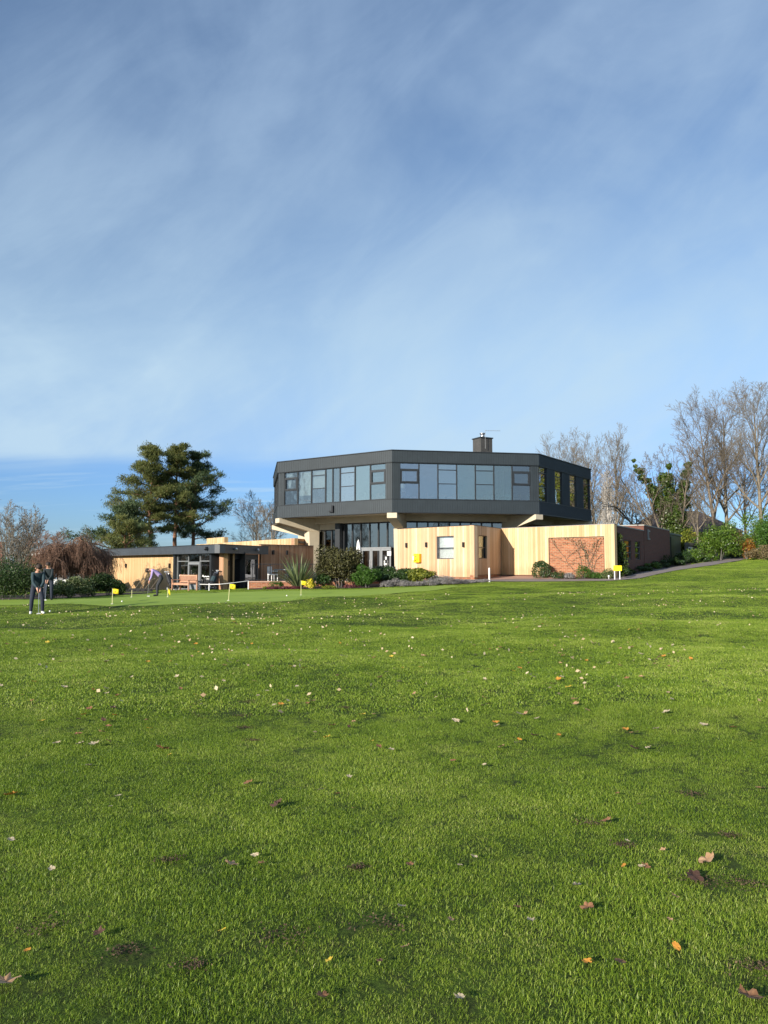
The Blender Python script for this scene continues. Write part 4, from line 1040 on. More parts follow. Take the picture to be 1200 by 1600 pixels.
# bare trees across the course behind the viewer, mirrored in the lobby glass
for i, (x, y, ht) in enumerate([(14, -34, 9), (26, -30, 11), (38, -22, 10), (3, -48, 9), (-66, 34, 10), (-64, 26, 9), (-70, 18, 11), (-62, 41, 8), (-74, 46, 11), (-72, 8, 10)]):
    bare_tree(['bare tree across the course, mirrored in the lobby glass', 'taller bare tree across the course, mirrored in the lobby glass', 'bare tree far to the right behind the viewer', 'bare tree farthest behind the viewer'][i] if i < 4 else 'bare tree beyond the left edge of the course, mirrored in the lobby glass', Vector((x, y, h(x, y))), ht, 'round', 'bark', 40 + i, 'bare trees behind the viewer' if i < 4 else 'bare trees beyond the left edge')

# birch with white trunk
b0 = G(949, 80); bh = top_h(949, 728, 80)
t, tips, s_ = bare_tree('birch with a bright white trunk standing beyond the clubhouse corner', b0, bh, 'narrow', 'bark_birch', 51, None, 'birch_tree', .6, th=.26)
# ivy covered tree
iv0 = G(1054, 67); ih = top_h(1030, 680, 67)
t, tips, s_ = bare_tree('spreading bare tree with dark green ivy up its trunk and limbs', iv0, ih, 'vase', 'bark_brown', 52, None, 'ivy_tree', 1.25, lean=(-.22, 0), th=.22)
rs = np.random.RandomState(5); Ps = []; Os = []
limbs = [((0, -.3, 0), (0, -.3, 4.2), 1.1), ((0, .1, 3.2), (-1.9, .3, 6.3), .75), ((-1.7, .3, 6), (-3.0, .5, 8.3), .42), ((-2.9, .5, 8.1), (-3.2, .5, 9.0), .22), ((0, 0, 3.8), (.9, -.2, 6.9), .85), ((.9, -.2, 6.5), (1.4, -.3, 8.8), .42), ((-.3, 0, 4), (-.8, -.5, 7.4), .7), ((-.8, -.5, 7), (-.7, -.7, 8.2), .35), ((.1, 0, 1), (.2, 0, 3.8), 1.2)]
for a_, b_, r_ in limbs:
    a_, b_ = np.array(a_), np.array(b_); n = int(5200 * r_ * np.linalg.norm(b_ - a_) / 3)
    k_ = max(3, int(np.linalg.norm(b_ - a_) / .5))
    for j in range(k_):
        c = a_ + (b_ - a_) * (j + .5) / k_ + rs.normal(size=3) * .14; P_, o_ = blob_pts(rs, n // k_, c, (r_ * rs.uniform(.8, 1.35), r_ * 1.1, r_ * rs.uniform(.8, 1.2)), .3, .4, 6); Ps.append(P_); Os.append(o_)
P_, O_ = np.concatenate(Ps), np.concatenate(Os); V, Fq, v = leaves_np(rs, P_, .17, .8, .2, O_)
place('ivy', mesh_np('ivy', V * 1.0, Fq, M['ivy'], v), t)

# weeping tree
def weeping():
    rn = random.Random(61); b = G(112, 47); t = thing('weeping_tree', 'small weeping tree with reddish brown drooping twigs above the golf buggies', 'tree', b); ht = top_h(112, 822, 47)
    segs = []; tips = []
    segs += [(Vector((0, 0, -.2)), Vector((.03, 0, 1.2)), .13, .11), (Vector((.03, 0, 1.2)), Vector((-.02, 0, ht * .62)), .11, .09)]
    for i in range(17):
        a_ = i * 2.4; el = rn.uniform(.15, .8); d = Vector((math.cos(a_), math.sin(a_) * .8, el)).normalized(); p = Vector((-.02, 0, ht * rn.uniform(.48, .62)))
        L_ = rn.uniform(1.5, 2.6); pts = [p]; r_ = .05
        for k in range(7):
            d = (d + Vector((0, 0, -.17)) + rvec(rn) * .1).normalized(); q = pts[-1] + d * L_ / 7; segs.append((pts[-1], q, r_, r_ * .82)); r_ *= .82; pts.append(q)
        for k in range(1, 8):
            for j in range(5):
                d2 = (d * .3 + rvec(rn) * .9 + Vector((0, 0, .25))).normalized(); p2 = pts[k].copy(); r2 = .014
                L2 = rn.uniform(.5, 1.1)
                for m_ in range(4):
                    d2 = (d2 + Vector((0, 0, -.38)) + rvec(rn) * .12).normalized(); q2 = p2 + d2 * L2 / 4; segs.append((p2, q2, r2, r2 * .85)); r2 *= .85; p2 = q2
                    for w_ in range(3):
                        d3 = (d2 + rvec(rn) * .6).normalized(); p3 = q2.copy()
                        for z_ in range(4):
                            d3 = (d3 + Vector((0, 0, -.6)) + rvec(rn) * .1).normalized(); q3 = p3 + d3 * rn.uniform(.12, .26)
                            if q3.z < .75: break
                            segs.append((p3, q3, .008, .007)); p3 = q3
    mx = max(s[1].z for s in segs); k_ = ht / mx
    f_ = lambda v: Vector((v.x, v.y, v.z * (k_ if v.z > 0 else 1))); segs = [(f_(a_), f_(b_), c_, d_) for a_, b_, c_, d_ in segs]
    big, small = split_segs(segs, .02)
    place('trunk', seg_mesh('trunk', big, M['bark'], 6), t); place('crown', seg_mesh('crown', small, M['bark_red'], 3), t)
weeping()

# ------------------------------------------------------------ pines
def pine(label, base, ht, seed, mat, cw, lean=0, low=.32, trunk_r=.28, asym=0, only_side=None):
    rn = random.Random(seed); rs = np.random.RandomState(seed); t = thing('pine_tree', label, 'tree', base, 'pines behind the golf shop')
    segs = []; k = 10; pts = [Vector((0, 0, -.3))]
    for i in range(k): pts.append(Vector((lean * (i + 1) / k * ht + rn.uniform(-.12, .12), rn.uniform(-.12, .12), ht * .96 * (i + 1) / k)))
    for i in range(k): segs.append((pts[i], pts[i + 1], trunk_r * (1 - .85 * i / k), trunk_r * (1 - .85 * (i + 1) / k)))
    Ps = []; Ts = []
    nb = int(ht * 2.5)
    for i in range(nb):
        f = low + (1 - low) * (i + rn.random()) / nb; j = min(int(f * k), k - 1); p = pts[j].lerp(pts[j + 1], f * k - j)
        a_ = i * 2.4 + rn.uniform(-.5, .5)
        if only_side is not None and rn.random() < .75: a_ = only_side + rn.uniform(-.8, .8)
        rel = (f - low) / (1 - low); prof = (.55 + .45 * math.sin(min(rel * 1.25, 1) * math.pi * .9 + .35)) * (1 - .55 * rel ** 2.2)
        L_ = cw * prof * rn.uniform(.6, 1.12); 
        if asym: L_ *= 1 + asym * math.cos(a_)
        d = Vector((math.cos(a_), math.sin(a_), rn.uniform(.0, .35) + .5 * rel)).normalized(); q = p; r_ = .03 + .035 * L_ * .5
        pp = [p]
        for s in range(5):
            d = (d + rvec(rn) * .16 + Vector((0, 0, .05 if s > 2 else -.05))).normalized(); e = q + d * L_ / 5; segs.append((q, e, r_, r_ * .75)); r_ *= .75; q = e; pp.append(e)
        for s in range(2, 6):
            m_ = 2 if s < 4 else 3
            for _ in range(m_):
                c = pp[s] + Vector((rn.gauss(0, .34), rn.gauss(0, .34), rn.uniform(-.12, .34))) * (.6 + L_ * .22)
                segs.append((pp[s - 1], c, .02, .01))
                w_ = rn.uniform(.30, .60) * (.75 + .10 * L_); n = int(105 * w_ / .5)
                P_ = rs.normal(size=(n, 3)) * np.array((w_ * .56, w_ * .56, w_ * rn.uniform(.24, .42))) + np.array(tuple(c)); P_[:, 2] -= .25 * ((P_[:, 0] - c[0]) ** 2 + (P_[:, 1] - c[1]) ** 2); Ps.append(P_)
    P_ = np.concatenate(Ps)
    # needle tufts: thin upward and outward slivers
    n = len(P_); D = rs.normal(size=(n, 3)) * .8; D[:, 2] = np.abs(D[:, 2]) * .7 + .35; D /= np.linalg.norm(D, axis=1, keepdims=True)
    S_ = np.cross(D, rs.normal(size=(n, 3))); S_ /= np.linalg.norm(S_, axis=1, keepdims=True); L_ = rs.uniform(.14, .32, n)[:, None]; wd = L_ * .11
    V = np.stack([P_ - S_ * wd * .5, P_ + S_ * wd * .5, P_ + D * L_ + S_ * wd, P_ + D * L_ - S_ * wd], 1).reshape(-1, 3)
    place('trunk', seg_mesh('trunk', segs, M['bark_pine'], 6), t)
    place('crown', mesh_np('crown', V, np.arange(n * 4).reshape(n, 4), M[mat], np.repeat(rs.random(n), 4)), t)
pine('left pine of the group with open branches and pale trunk', G(234, 84), top_h(234, 698, 84), 71, 'pine', 3.7, .005, .36, .24, -.15)
pine('tallest, central pine with olive green crown behind the shop roof', G(272, 86), top_h(280, 695, 86), 72, 'pine', 4.0, .012, .40, .30)
pine('right hand pine of the group, darkest and leaning right', G(300, 88), top_h(320, 704, 88), 73, 'pine_dark', 4.4, .03, .30, .28, .25)
pine('dark low pine branch mass at the left foot of the pines', G(206, 78), top_h(190, 786, 78), 74, 'pine_dark', 4.2, -.06, .18, .22, -.35)
pine('low bushy pine behind the fascia left of the trunks', G(196, 72), top_h(210, 812, 72), 75, 'pine', 3.6, 0, .1, .2, -.1)

# ------------------------------------------------------------ distant treeline and scrub (one mass)
def treeline(name, label, spots, mat, seed, leaf=.5):
    rs = np.random.RandomState(seed); Ps = []; Os = []
    for x, y, w_, hh in spots:
        z = h(x, y); P_, o_ = blob_pts(rs, int(260 * w_ * hh / 9), (x, y, z + hh * .4), (w_, w_ * .7, hh * .62), .4, .4, 9); Ps.append(P_); Os.append(o_)
    P_, O_ = np.concatenate(Ps), np.concatenate(Os); V, Fq, v = leaves_np(rs, P_, leaf, .6, .3, O_)
    tag(place(name, mesh_np(name, V, Fq, M[mat], v)), label, 'wood', kind='stuff')
rn = random.Random(8); sp = []
for i in range(90):
    a_ = R(-62 + 124 * i / 89 + rn.uniform(-.5, .5)); d = rn.uniform(128, 150); hh = rn.uniform(3.0, 5.0) if a_ < .35 else rn.uniform(3, 5.5)
    sp.append((d * math.sin(a_), d * math.cos(a_), rn.uniform(3.5, 6), hh))
treeline('distant_wood', 'far low belt of trees closing off the course behind the buildings', sp, 'treeline', 81)
sp = []
for i in range(70):
    a_ = R(100 + 160 * i / 69 + rn.uniform(-.5, .5)); d = rn.uniform(90, 115)
    sp.append((d * math.sin(a_), d * math.cos(a_), rn.uniform(4, 7), rn.uniform(4, 7)))
treeline('distant_wood', 'belt of trees across the course behind the viewer', sp, 'treeline', 82, .7)
sp = [(at(u, 840, Y).x, Y, w_, hh) for u, Y, w_, hh in ((970, 82, 1.8, 3.2), (985, 84, 2.2, 4.0), (1000, 83, 2.0, 3.4), (940, 88, 2, 3), (1150, 74, 1.6, 3.6), (1168, 72, 1.6, 3.2), (1178, 78, 1.8, 4.4), (1110, 78, 1.6, 2.4), (1080, 70, 1.5, 2.2), (1200, 74, 2, 4), (1215, 70, 2, 4))]
treeline('scrub', 'tangled russet scrub below the bare trees on the right', sp, 'scrub', 83, .16)

# ------------------------------------------------------------ shrubs
GB = 'shrubs in the terrace bed'
def bush(u, Y, wpx, vt, mat, label, seed, name='shrub', cat='shrub', dpt=None, **k):
    b = G(u, Y); w = pxw(wpx, Y); return shrub(name, label, cat, b, w, dpt or w * .8, max(top_h(u, vt, Y), .15), mat, seed=seed, **k)
bush(531, 43.2, 66, 857, 'purple', 'large rounded bronze green shrub with bare stems, between the spiky plant and the doors', 101, n=12000, leaf=.12, asp=.65, lump=.25, stems=9, lift=.35, group=GB, shell=.5, clumps=26)
bush(574, 42.6, 42, 884, 'bright', 'bright green dense shrub in front of the glass doors', 102, n=9000, leaf=.09, asp=.5, group=GB, lump=.3, clumps=14, shell=.5)
bush(612, 44.2, 60, 886, 'dkgreen', 'dark green spreading shrub left of the timber annex', 103, n=7500, leaf=.12, asp=.45, group=GB, clumps=14)
bush(640, 44.2, 30, 890, 'dkgreen', 'small dark green shrub against the annex corner', 104, n=3500, leaf=.10, asp=.45, group=GB, clumps=7)
bush(655, 43.4, 40, 889, 'yellowgreen', 'yellow green spotted shrub below the yellow cabinet', 105, n=3600, leaf=.12, asp=.5, group=GB, clumps=9)
bush(679, 43.6, 26, 899, 'dkgreen', 'small dark shrub right of the yellow green one', 106, n=1200, leaf=.1, asp=.5, group=GB, clumps=5)
bush(503, 43.2, 32, 898, 'dkgreen', 'low dark shrub left of the bronze green shrub', 107, n=1800, leaf=.1, group=GB, clumps=6)
bush(434, 43.8, 22, 907, 'bright', 'small green dome shrub before the brick retaining wall', 108, n=1100, leaf=.06, group=GB)
bush(514, 42.3, 24, 916, 'yellowgreen', 'tiny pale green plant at the front of the bed', 109, n=500, leaf=.07, group=GB)
bush(485, 42.3, 15, 905, 'yellowleaf', 'bright yellow leaved plant beside the spiky plant', 110, n=420, leaf=.13, asp=.35, group=GB, clumps=4)
bush(416, 43.2, 10, 917, 'yellowgreen', 'little yellowish plant at the left end of the bed', 111, n=250, leaf=.06, group=GB)
for i, (u, w) in enumerate(((428, 20), (446, 22), (463, 18))):
    bush(u, 42.9 - .1 * i, w, 917, 'burgundy', ['burgundy ground plant left of centre, in front of the dome shrub', 'burgundy ground plant in front of the spiky plant', 'burgundy ground plant beside the flag in the bed'][i], 112 + i, n=700, leaf=.06, group='burgundy plants')
bush(548, 42.7, 26, 914, 'burgundy', 'low reddish plant under the bronze green shrub', 116, n=500, leaf=.06, group='burgundy plants')
for i, (u, Y, w, v) in enumerate(((604, 42.5, 18, 908), (617, 42.8, 22, 904), (634, 42.4, 22, 907), (652, 42.3, 20, 909), (670, 42.4, 22, 905), (688, 42.9, 26, 899), (701, 42.5, 24, 901), (716, 43.0, 22, 905), (731, 43.4, 20, 906), (746, 43.7, 20, 906), (757, 43.9, 14, 907))):
    bush(u, Y, w + 3, v, 'lavender', ['leftmost grey lavender mound by the dark shrub', 'grey lavender mound under the dark green shrub', 'grey lavender mound left of the yellow green shrub', 'grey lavender mound before the yellow green shrub', 'grey lavender mound under the annex window, left side',
          'largest grey lavender mound below the annex window', 'grey lavender mound right of the largest one', 'grey lavender mound below the right wall lamp', 'grey lavender mound near the annex corner', 'grey lavender mound beside the white post', 'small grey lavender mound touching the white post'][i],
         120 + i, 'lavender_bush', 'lavender', n=1500, leaf=.085, asp=.16, up=.9, lump=.35, group='lavender mounds by the annex')
GW = 'plants along the timber and brick walls'
bush(845, 46.0, 28, 877, 'dkgreen', 'rounded variegated shrub at the left edge of the brick panel', 140, n=2600, leaf=.08, group=GW, shell=.6)
for i, (u, Y, w, v, m_, l_) in enumerate(((872, 45.0, 22, 893, 'dkgreen', 'low dark plants right of the rounded variegated shrub'), (888, 44.8, 18, 896, 'lavender', 'grey low plant under the brick panel'), (911, 44.5, 22, 884, 'bright', 'feathery green shrub under the middle of the brick panel'),
        (928, 44.1, 18, 895, 'bright', 'low green plant under the right half of the brick panel'), (949, 43.6, 18, 889, 'variegated', 'small pale flowered shrub left of the yellow sign'), (940, 43.9, 14, 896, 'bright', 'tiny green plant beside the pale flowered shrub'))):
    bush(u, Y, w, v, m_, l_, 141 + i, n=1000, leaf=.07, group=GW)
side_pl = [(972, 44.6, 22, 889), (985, 46.8, 20, 890), (1000, 48.5, 22, 885), (1016, 50.8, 24, 880), (1033, 53, 24, 876), (1050, 55.5, 26, 868), (1068, 58, 26, 862), (1084, 60.5, 24, 858), (1062, 55.8, 16, 876), (1078, 58.6, 18, 872), (1096, 60.8, 20, 868), (1110, 62.5, 22, 866)]
for i, (u, Y, w, v) in enumerate(side_pl):
    bush(u, Y, w, v, ['dkgreen', 'hedge', 'dkgreen', 'laurel'][i % 4], ['low dark shrub at the foot of the yellow sign', 'low shrub under the first side window', 'low shrub under the second side window', 'shrub against the taller brick wall, near end', 'shrub against the taller brick wall, far end',
        'dark shrub in front of the store', 'tall dark shrub right of the store', 'shrub before the dark fence', 'low shrub on the path edge near the store', 'light shrub on the path edge before the fence', 'low dark shrub left of the laurel', 'low dark shrub at the foot of the laurel'][i], 150 + i, n=1500, leaf=.10, clumps=6, group=GW)
# climber on the corner of the brick side wall
rs = np.random.RandomState(9); cl = thing('climbing_plant', 'dark green climber covering the corner of the brick side wall', 'climber', fr_.pt(.9, .2, 1.0)); Ps = []
for a_, z_, r_ in ((.45, 3.3, .35), (.7, 2.8, .5), (.9, 2.2, .6), (1.2, 1.6, .6), (1.7, 1.3, .6), (.5, 1.3, .6), (2.2, 1.1, .5), (1.6, 2.7, .3)):
    q = fr_.pt(a_, .18, z_) - fr_.pt(.9, .2, 1.0); P_, _ = blob_pts(rs, int(800 * r_), tuple(q), (r_, r_ * .4, r_), .2, .4, 6); Ps.append(P_)
P_ = np.concatenate(Ps); V, Fq, v = leaves_np(rs, P_, .12, .7, .2); place('foliage', mesh_np('foliage', V, Fq, M['ivy'], v), cl)
# bare climber trained on the brick panel
cp_ = thing('climbing_plant', 'thin bare climber with a few leaves trained across the brick panel', 'climber', fb.pt((pb0 + pb1) / 2, -.03, 1.0)); rn = random.Random(3); segs = []; lf = []
O_ = fb.pt((pb0 + pb1) / 2, -.03, 1.0)
def vine(a_, z_, dx, dz, L_, r_, lev):
    n = int(L_ / .18); p = fb.pt(a_, -.03, z_) - O_
    for i in range(n):
        dx += rn.uniform(-.3, .3); dz += rn.uniform(-.25, .25) + (.05 if lev == 0 else 0); m_ = math.hypot(dx, dz); dx /= m_; dz /= m_
        a_ += dx * .18; z_ += dz * .18
        if not (pb0 + .1 < a_ < pb1 - .05 and .95 < z_ < pz1 - .06): break
        q = fb.pt(a_, -.03 + rn.uniform(0, .03), z_) - O_; segs.append((p, q, r_, r_ * .9)); r_ *= .95; p = q
        if rn.random() < .5: lf.append(p + Vector((rn.uniform(-.08, .08), -.04, rn.uniform(-.06, .06))))
        if lev < 2 and rn.random() < .34: vine(a_, z_, dx + rn.uniform(-1.2, 1.2), dz + rn.uniform(-1, 1), L_ * .6, r_ * .7, lev + 1)
for a_, dx in ((pb0 + 2.0, -.7), (pb0 + 2.3, .6), (pb1 - .7, -.3), (pb1 - .8, .3), (pb0 + 2.1, 0)): vine(a_, 1.05, dx, 1, 2.9, .017, 0)
place('stems', seg_mesh('stems', segs, M['bark_brown'], 4), cp_)
V, Fq, v = leaves_np(rs, np.array([tuple(p) for p in lf]), .10, .7, .2); place('foliage', mesh_np('foliage', V, Fq, M['scrub'], v), cp_)
# left: dark hedge, variegated bank of shrubs
b = G(14, 36)
shrub('hedge', 'dark clipped hedge at the left edge behind the putters', 'hedge', G(8, 35.5), 4.6, 1.8, 1.75, 'hedge', 9000, .09, seed=170, clumps=26, shell=.5)
shrub('shrub', 'bushy green shrub growing above the dark hedge', 'shrub', G(0, 40), 4.4, 2, 2.2, 'dkgreen', 5000, .10, seed=171, clumps=14, group='shrubs left of the golf shop')
for i, (u, Y, w, v, m_, l_) in enumerate(((88, 37.5, 34, 907, 'variegated', 'grey green variegated shrub just right of the two putters'), (110, 37.8, 40, 904, 'variegated', 'grey green variegated shrub below the weeping tree trunk'), (133, 38.2, 40, 902, 'variegated', 'variegated shrub under the golf buggies'),
        (150, 39.0, 44, 897, 'hedge', 'dark green shrub, tallest of the low bank'), (172, 39.4, 44, 899, 'dkgreen', 'dark green shrub before the trolley rack'), (188, 39.4, 24, 908, 'hedge', 'right end shrub of the low bank'))):
    bush(u, Y, w, v, m_, l_, 172 + i, n=3200, leaf=.085, clumps=12, group='shrubs left of the golf shop')
bush(46, 50, 26, 862, 'scrub', 'leafless brown bush in front of the left brick building', 180, n=700, leaf=.10, asp=.2, group='shrubs left of the golf shop', clumps=8)
bush(62, 46, 28, 880, 'scrub', 'russet bush just behind the two putters', 181, n=1200, leaf=.09, asp=.25, group='shrubs left of the golf shop', clumps=8)
# right: laurels and beech
GL = 'evergreen shrubs on the right hand bank'
bush(1124, 64, 62, 818, 'laurel', 'big glossy yellow green laurel beside the path end', 190, n=9000, leaf=.16, asp=.45, group=GL, clumps=24)
bush(1146, 66, 30, 846, 'dkgreen', 'darker right half of the laurel clump', 191, n=2500, leaf=.15, asp=.45, group=GL, clumps=8)
bush(1190, 64, 62, 800, 'laurel', 'large laurel at the right edge of the lawn', 192, n=8000, leaf=.17, asp=.45, group=GL, clumps=22)
bush(1215, 60, 60, 815, 'bright', 'evergreen just beyond the right edge', 193, n=4000, leaf=.15, group=GL, clumps=12)
bush(1166, 63.5, 22, 842, 'orange_leaf', 'orange leaved bush between the two laurels', 194, n=1200, leaf=.13, group=GL, clumps=8)
bush(1178, 62, 34, 858, 'scrub', 'brown scrubby bush at the foot of the right laurel', 195, n=1600, leaf=.12, group=GL, clumps=8)
bush(1200, 59, 30, 852, 'scrub', 'brown scrubby bush at the right edge', 196, n=1400, leaf=.12, group=GL, clumps=8)
bush(1066, 66, 34, 826, 'yellowgreen', 'light green bush rising behind the store', 197, n=2600, leaf=.14, group=GL, clumps=9)
bush(1088, 67, 34, 834, 'scrub', 'brown bare bush between the store and the laurel', 198, n=2600, leaf=.14, asp=.2, group=GL, clumps=9)
# leaf litter on the bank
# spiky phormium
def phormium():
    b = G(467, 43.0); t = thing('spiky_plant', 'large spiky strap leaved plant with pale edged leaves beside the column', 'plant', b); rn = random.Random(12); V = []; Fq = []; va = []; ht = top_h(467, 868, 43)
    for i in range(150):
        a_ = rn.uniform(0, 6.28); ti = rn.uniform(.06, 1.25) ** .8; L_ = ht * rn.uniform(.7, 1.2); w_ = rn.uniform(.05, .085); p = Vector((math.cos(a_) * .1, math.sin(a_) * .1, 0)); d = Vector((math.cos(a_) * ti, math.sin(a_) * ti, 1)).normalized(); s_ = Vector((-math.sin(a_), math.cos(a_), 0))
        bse = len(V); c_ = rn.random(); k = 6
        for j in range(k + 1):
            f = j / k; ww = w_ * (1 - f ** 2.5) * (.6 + .6 * min(1, f * 3)); V += [tuple(p - s_ * ww * .5), tuple(p + s_ * ww * .5)]; va += [c_, c_]
            d = (d + Vector((math.cos(a_), math.sin(a_), -.4)) * .07 * ti).normalized(); p = p + d * L_ / k
        Fq += [(bse + 2 * j, bse + 2 * j + 1, bse + 2 * j + 3, bse + 2 * j + 2) for j in range(k)]
    place('leaves', mesh_np('leaves', np.array(V), np.array(Fq), M['phormium'], va), t)
phormium()

# dark fence with a small white plate, far end of the path
fn = thing('fence', 'dark timber fence with a small white plate behind the shrubs at the path end', 'fence', (27, 66, 2.2)); ff = Face((25.4, 63.8), (30.6, 69)); mb = MB()
for k in range(int(ff.L / .15)): ff.box(mb, k * .15, k * .15 + .14, 1.6, 3.55 + .02 * (k % 3), -.03, 0)
mb.build('boards', M['fence'], fn); mb = MB(); ff.box(mb, 0, ff.L, 3.3, 3.4, .001, .05); ff.box(mb, 0, ff.L, 2.1, 2.2, .001, .05); mb.build('rail', M['fence'], fn)
mb = MB(); a_ = along(ff, 1077); ff.box(mb, a_ - .4, a_ + .4, 2.75, 3.2, .06, .08, 0); ff.box(mb, a_ - .3, a_ - .05, 2.85, 3.1, .081, .09, 1); mb.build('plate', [M['white'], M['black']], fn)
# ------------------------------------------------------------ things on the lawn and terrace
def flag(u, v, Y, label, hgt=.72, flagged=True, lean=0, droop=0):
    b = G(u, Y); t = thing('putting_flag', label, 'flag', b, 'flags on the putting green'); mb = MB()
    mb.tube([b + Vector((0, 0, -.03)), b + Vector((lean, 0, hgt))], .013, 6); mb.build('pole', M['pole'], t)
    mb = MB(); mb.tube([b + Vector((0, 0, .012)), b + Vector((0, 0, .022))], .055, 12); mb.build('cup', M['white'], t)
    if flagged:
        V = []; n = 7; w_, hh = (.21, .19) if not droop else (.09, .2)
        for side in (0, 1):
            for i in range(n):
                x = w_ * i / (n - 1); y = .02 * math.sin(i * 1.3) * (i / n) + side * .004; dz = -.035 * (i / n) ** 1.5 - droop * i / n * .12
                for j in (0, 1): V.append(b + Vector((lean + .012 + x, y, hgt - .01 - hh * j + dz)))
        N2 = 2 * n; Fs = []
        for i in range(n - 1):
            a0 = 2 * i; Fs += [(a0, a0 + 1, a0 + 3, a0 + 2), (N2 + a0, N2 + a0 + 2, N2 + a0 + 3, N2 + a0 + 1), (a0, a0 + 2, N2 + a0 + 2, N2 + a0), (a0 + 1, N2 + a0 + 1, N2 + a0 + 3, a0 + 3)]
        mb = MB(); mb.add(V, Fs); fl_ = mb.build('flag_cloth', M['yellow_flag'], t, smooth=True)
        mb = MB(); mb.box(b + Vector((lean + .1, -.012, hgt - .12)), (.05, .004, .07)); 
        if not droop: mb.build('number_mark', plain('mark', (.35, .25, .02), .7), fl_)
flag(178, 941, 29.8, 'yellow flag nearest the two putters, at the left of the green', .62)
flag(208, 930, 37, 'thin bare pole without a flag, left of the golfer in lilac', .36, False)
flag(264, 934, 34, 'thin yellow pole in front of the wooden bench', .42, True, 0, 1)
flag(358.5, 938, 30.5, 'yellow flag on a slightly leaning pole near the middle of the green', .68, True, .04)
flag(471, 928, 36, 'yellow flag in front of the spiky plant', .70, True, -.0)
def ball(u, Y, label):
    b = G(u, Y); mb = MB(); mb.sphere(b + Vector((0, 0, .03)), .032, 0, 12, 8); tag(mb.build('golf_ball', M['white'], org=b, smooth=True), label, 'golf ball', 'golf balls')
ball(193, 30.4, 'white golf ball right of the left yellow flag'); ball(235, 36.6, 'white golf ball in front of the golfer in lilac'); ball(449, 33, 'white golf ball left of the flag by the spiky plant'); ball(81.5, 27.4, 'white golf ball beside the nearest putter')

# bench
def bench():
    c = G(290, 45); c.z += .0; a_ = fl.ang; t = thing('garden_bench', 'long slatted wooden bench facing the green before the shop door', 'bench', c)
    Mx = Matrix.Translation(c) @ Matrix.Rotation(a_, 4, 'Z'); Lh = 1.12
    def bx(mb, x, y, z, dx, dy, dz): mb.hexa([Mx @ Vector((x + sx * dx / 2, y + sy * dy / 2, z + sz * dz / 2)) for sz in (-1, 1) for sx, sy in ((-1, -1), (1, -1), (1, 1), (-1, 1))])
    for x in (-Lh + .05, Lh - .05):
        for y, hh in ((-.28, .62), (.24, .95)):
            mb = MB(); bx(mb, x, y, hh / 2, .07, .07, hh); mb.build('leg', M['bench_wood'], t)
        mb = MB(); bx(mb, x, -.04, .635, .08, .62, .03); mb.build('armrest', M['bench_wood'], t)
    mb = MB()
    for k in range(5): bx(mb, 0, -.26 + k * .115, .44, 2 * Lh - .18, .09, .025)
    mb.build('seat', M['bench_wood'], t)
    mb = MB(); bx(mb, 0, .24, .90, 2 * Lh - .17, .045, .07); bx(mb, 0, .24, .52, 2 * Lh - .17, .045, .05)
    for k in range(22): bx(mb, -Lh + .15 + k * (2 * Lh - .3) / 21, .24, .705, .045, .02, .318)
    mb.build('backrest', M['bench_wood'], t)
    mb = MB(); bx(mb, 0, -.28, .38, 2 * Lh - .17, .03, .08); mb.build('apron', M['bench_wood'], t)
bench()
# golf trolleys
def trolley(c, rz, label, bag='black', tilt=.9, trim='red'):
    t = thing('golf_trolley', label, 'golf trolley', c, 'golf trolleys with bags by the shop'); Mx = Matrix.Translation(c) @ Matrix.Rotation(rz, 4, 'Z')
    q = lambda x, y, z: Mx @ Vector((x, y, z)); d = Vector((math.cos(tilt), 0, math.sin(tilt)))
    mb = MB(); mb.tube([q(0, 0, .22), q(d.x * .85, 0, .22 + d.z * .85)], [.12, .15], 10); b_ = mb.build('bag', M[bag], t)
    mb = MB(); mb.tube([q(d.x * .3 - .02, 0, .22 + d.z * .3), q(d.x * .62 - .02, 0, .22 + d.z * .62)], [.155, .165], 10); mb.build('pocket', M[trim], b_)
    for k in range(5):
        y = -.08 + .04 * k; e = q(d.x * 1.1 + .02 * k, y, .22 + d.z * 1.1); mb = MB(); mb.tube([q(d.x * .84, y, .22 + d.z * .84), e], .01, 5); mb.box(e, (.09, .05, .06)); mb.build('club', M['steel'], b_)
    mb = MB(); mb.tube([q(-.1, 0, .12), q(d.x * 1.0 - .16, 0, .2 + d.z), q(d.x * 1.0 - .4, 0, .32 + d.z)], .016, 6); mb.tube([q(0, -.3, .15), q(0, .3, .15)], .014, 6); mb.tube([q(0, 0, .15), q(-.5, 0, .09)], .014, 6); mb.build('frame', M['steel'], t)
    for x, y in ((0, -.3), (0, .3), (-.5, 0)):
        r_ = .15 if x == 0 else .09; mb = MB(); mb.tube([q(x, y - .025, r_), q(x, y + .025, r_)], r_, 14); w_ = mb.build('wheel', M['tyre'], t); mb = MB(); mb.tube([q(x, y - .03, r_), q(x, y + .03, r_)], r_ * .55, 10); mb.build('rim', M['grey_frame'], w_)
trolley(G(270, 46.0), 2.4, 'black golf bag on a trolley between the golfer in lilac and the bench', 'black', 1.0, 'black')
trolley(G(331, 44.6), 1.2, 'dark golf bag on a trolley by the shop corner, right of the bench', 'black', 1.0, 'navy')
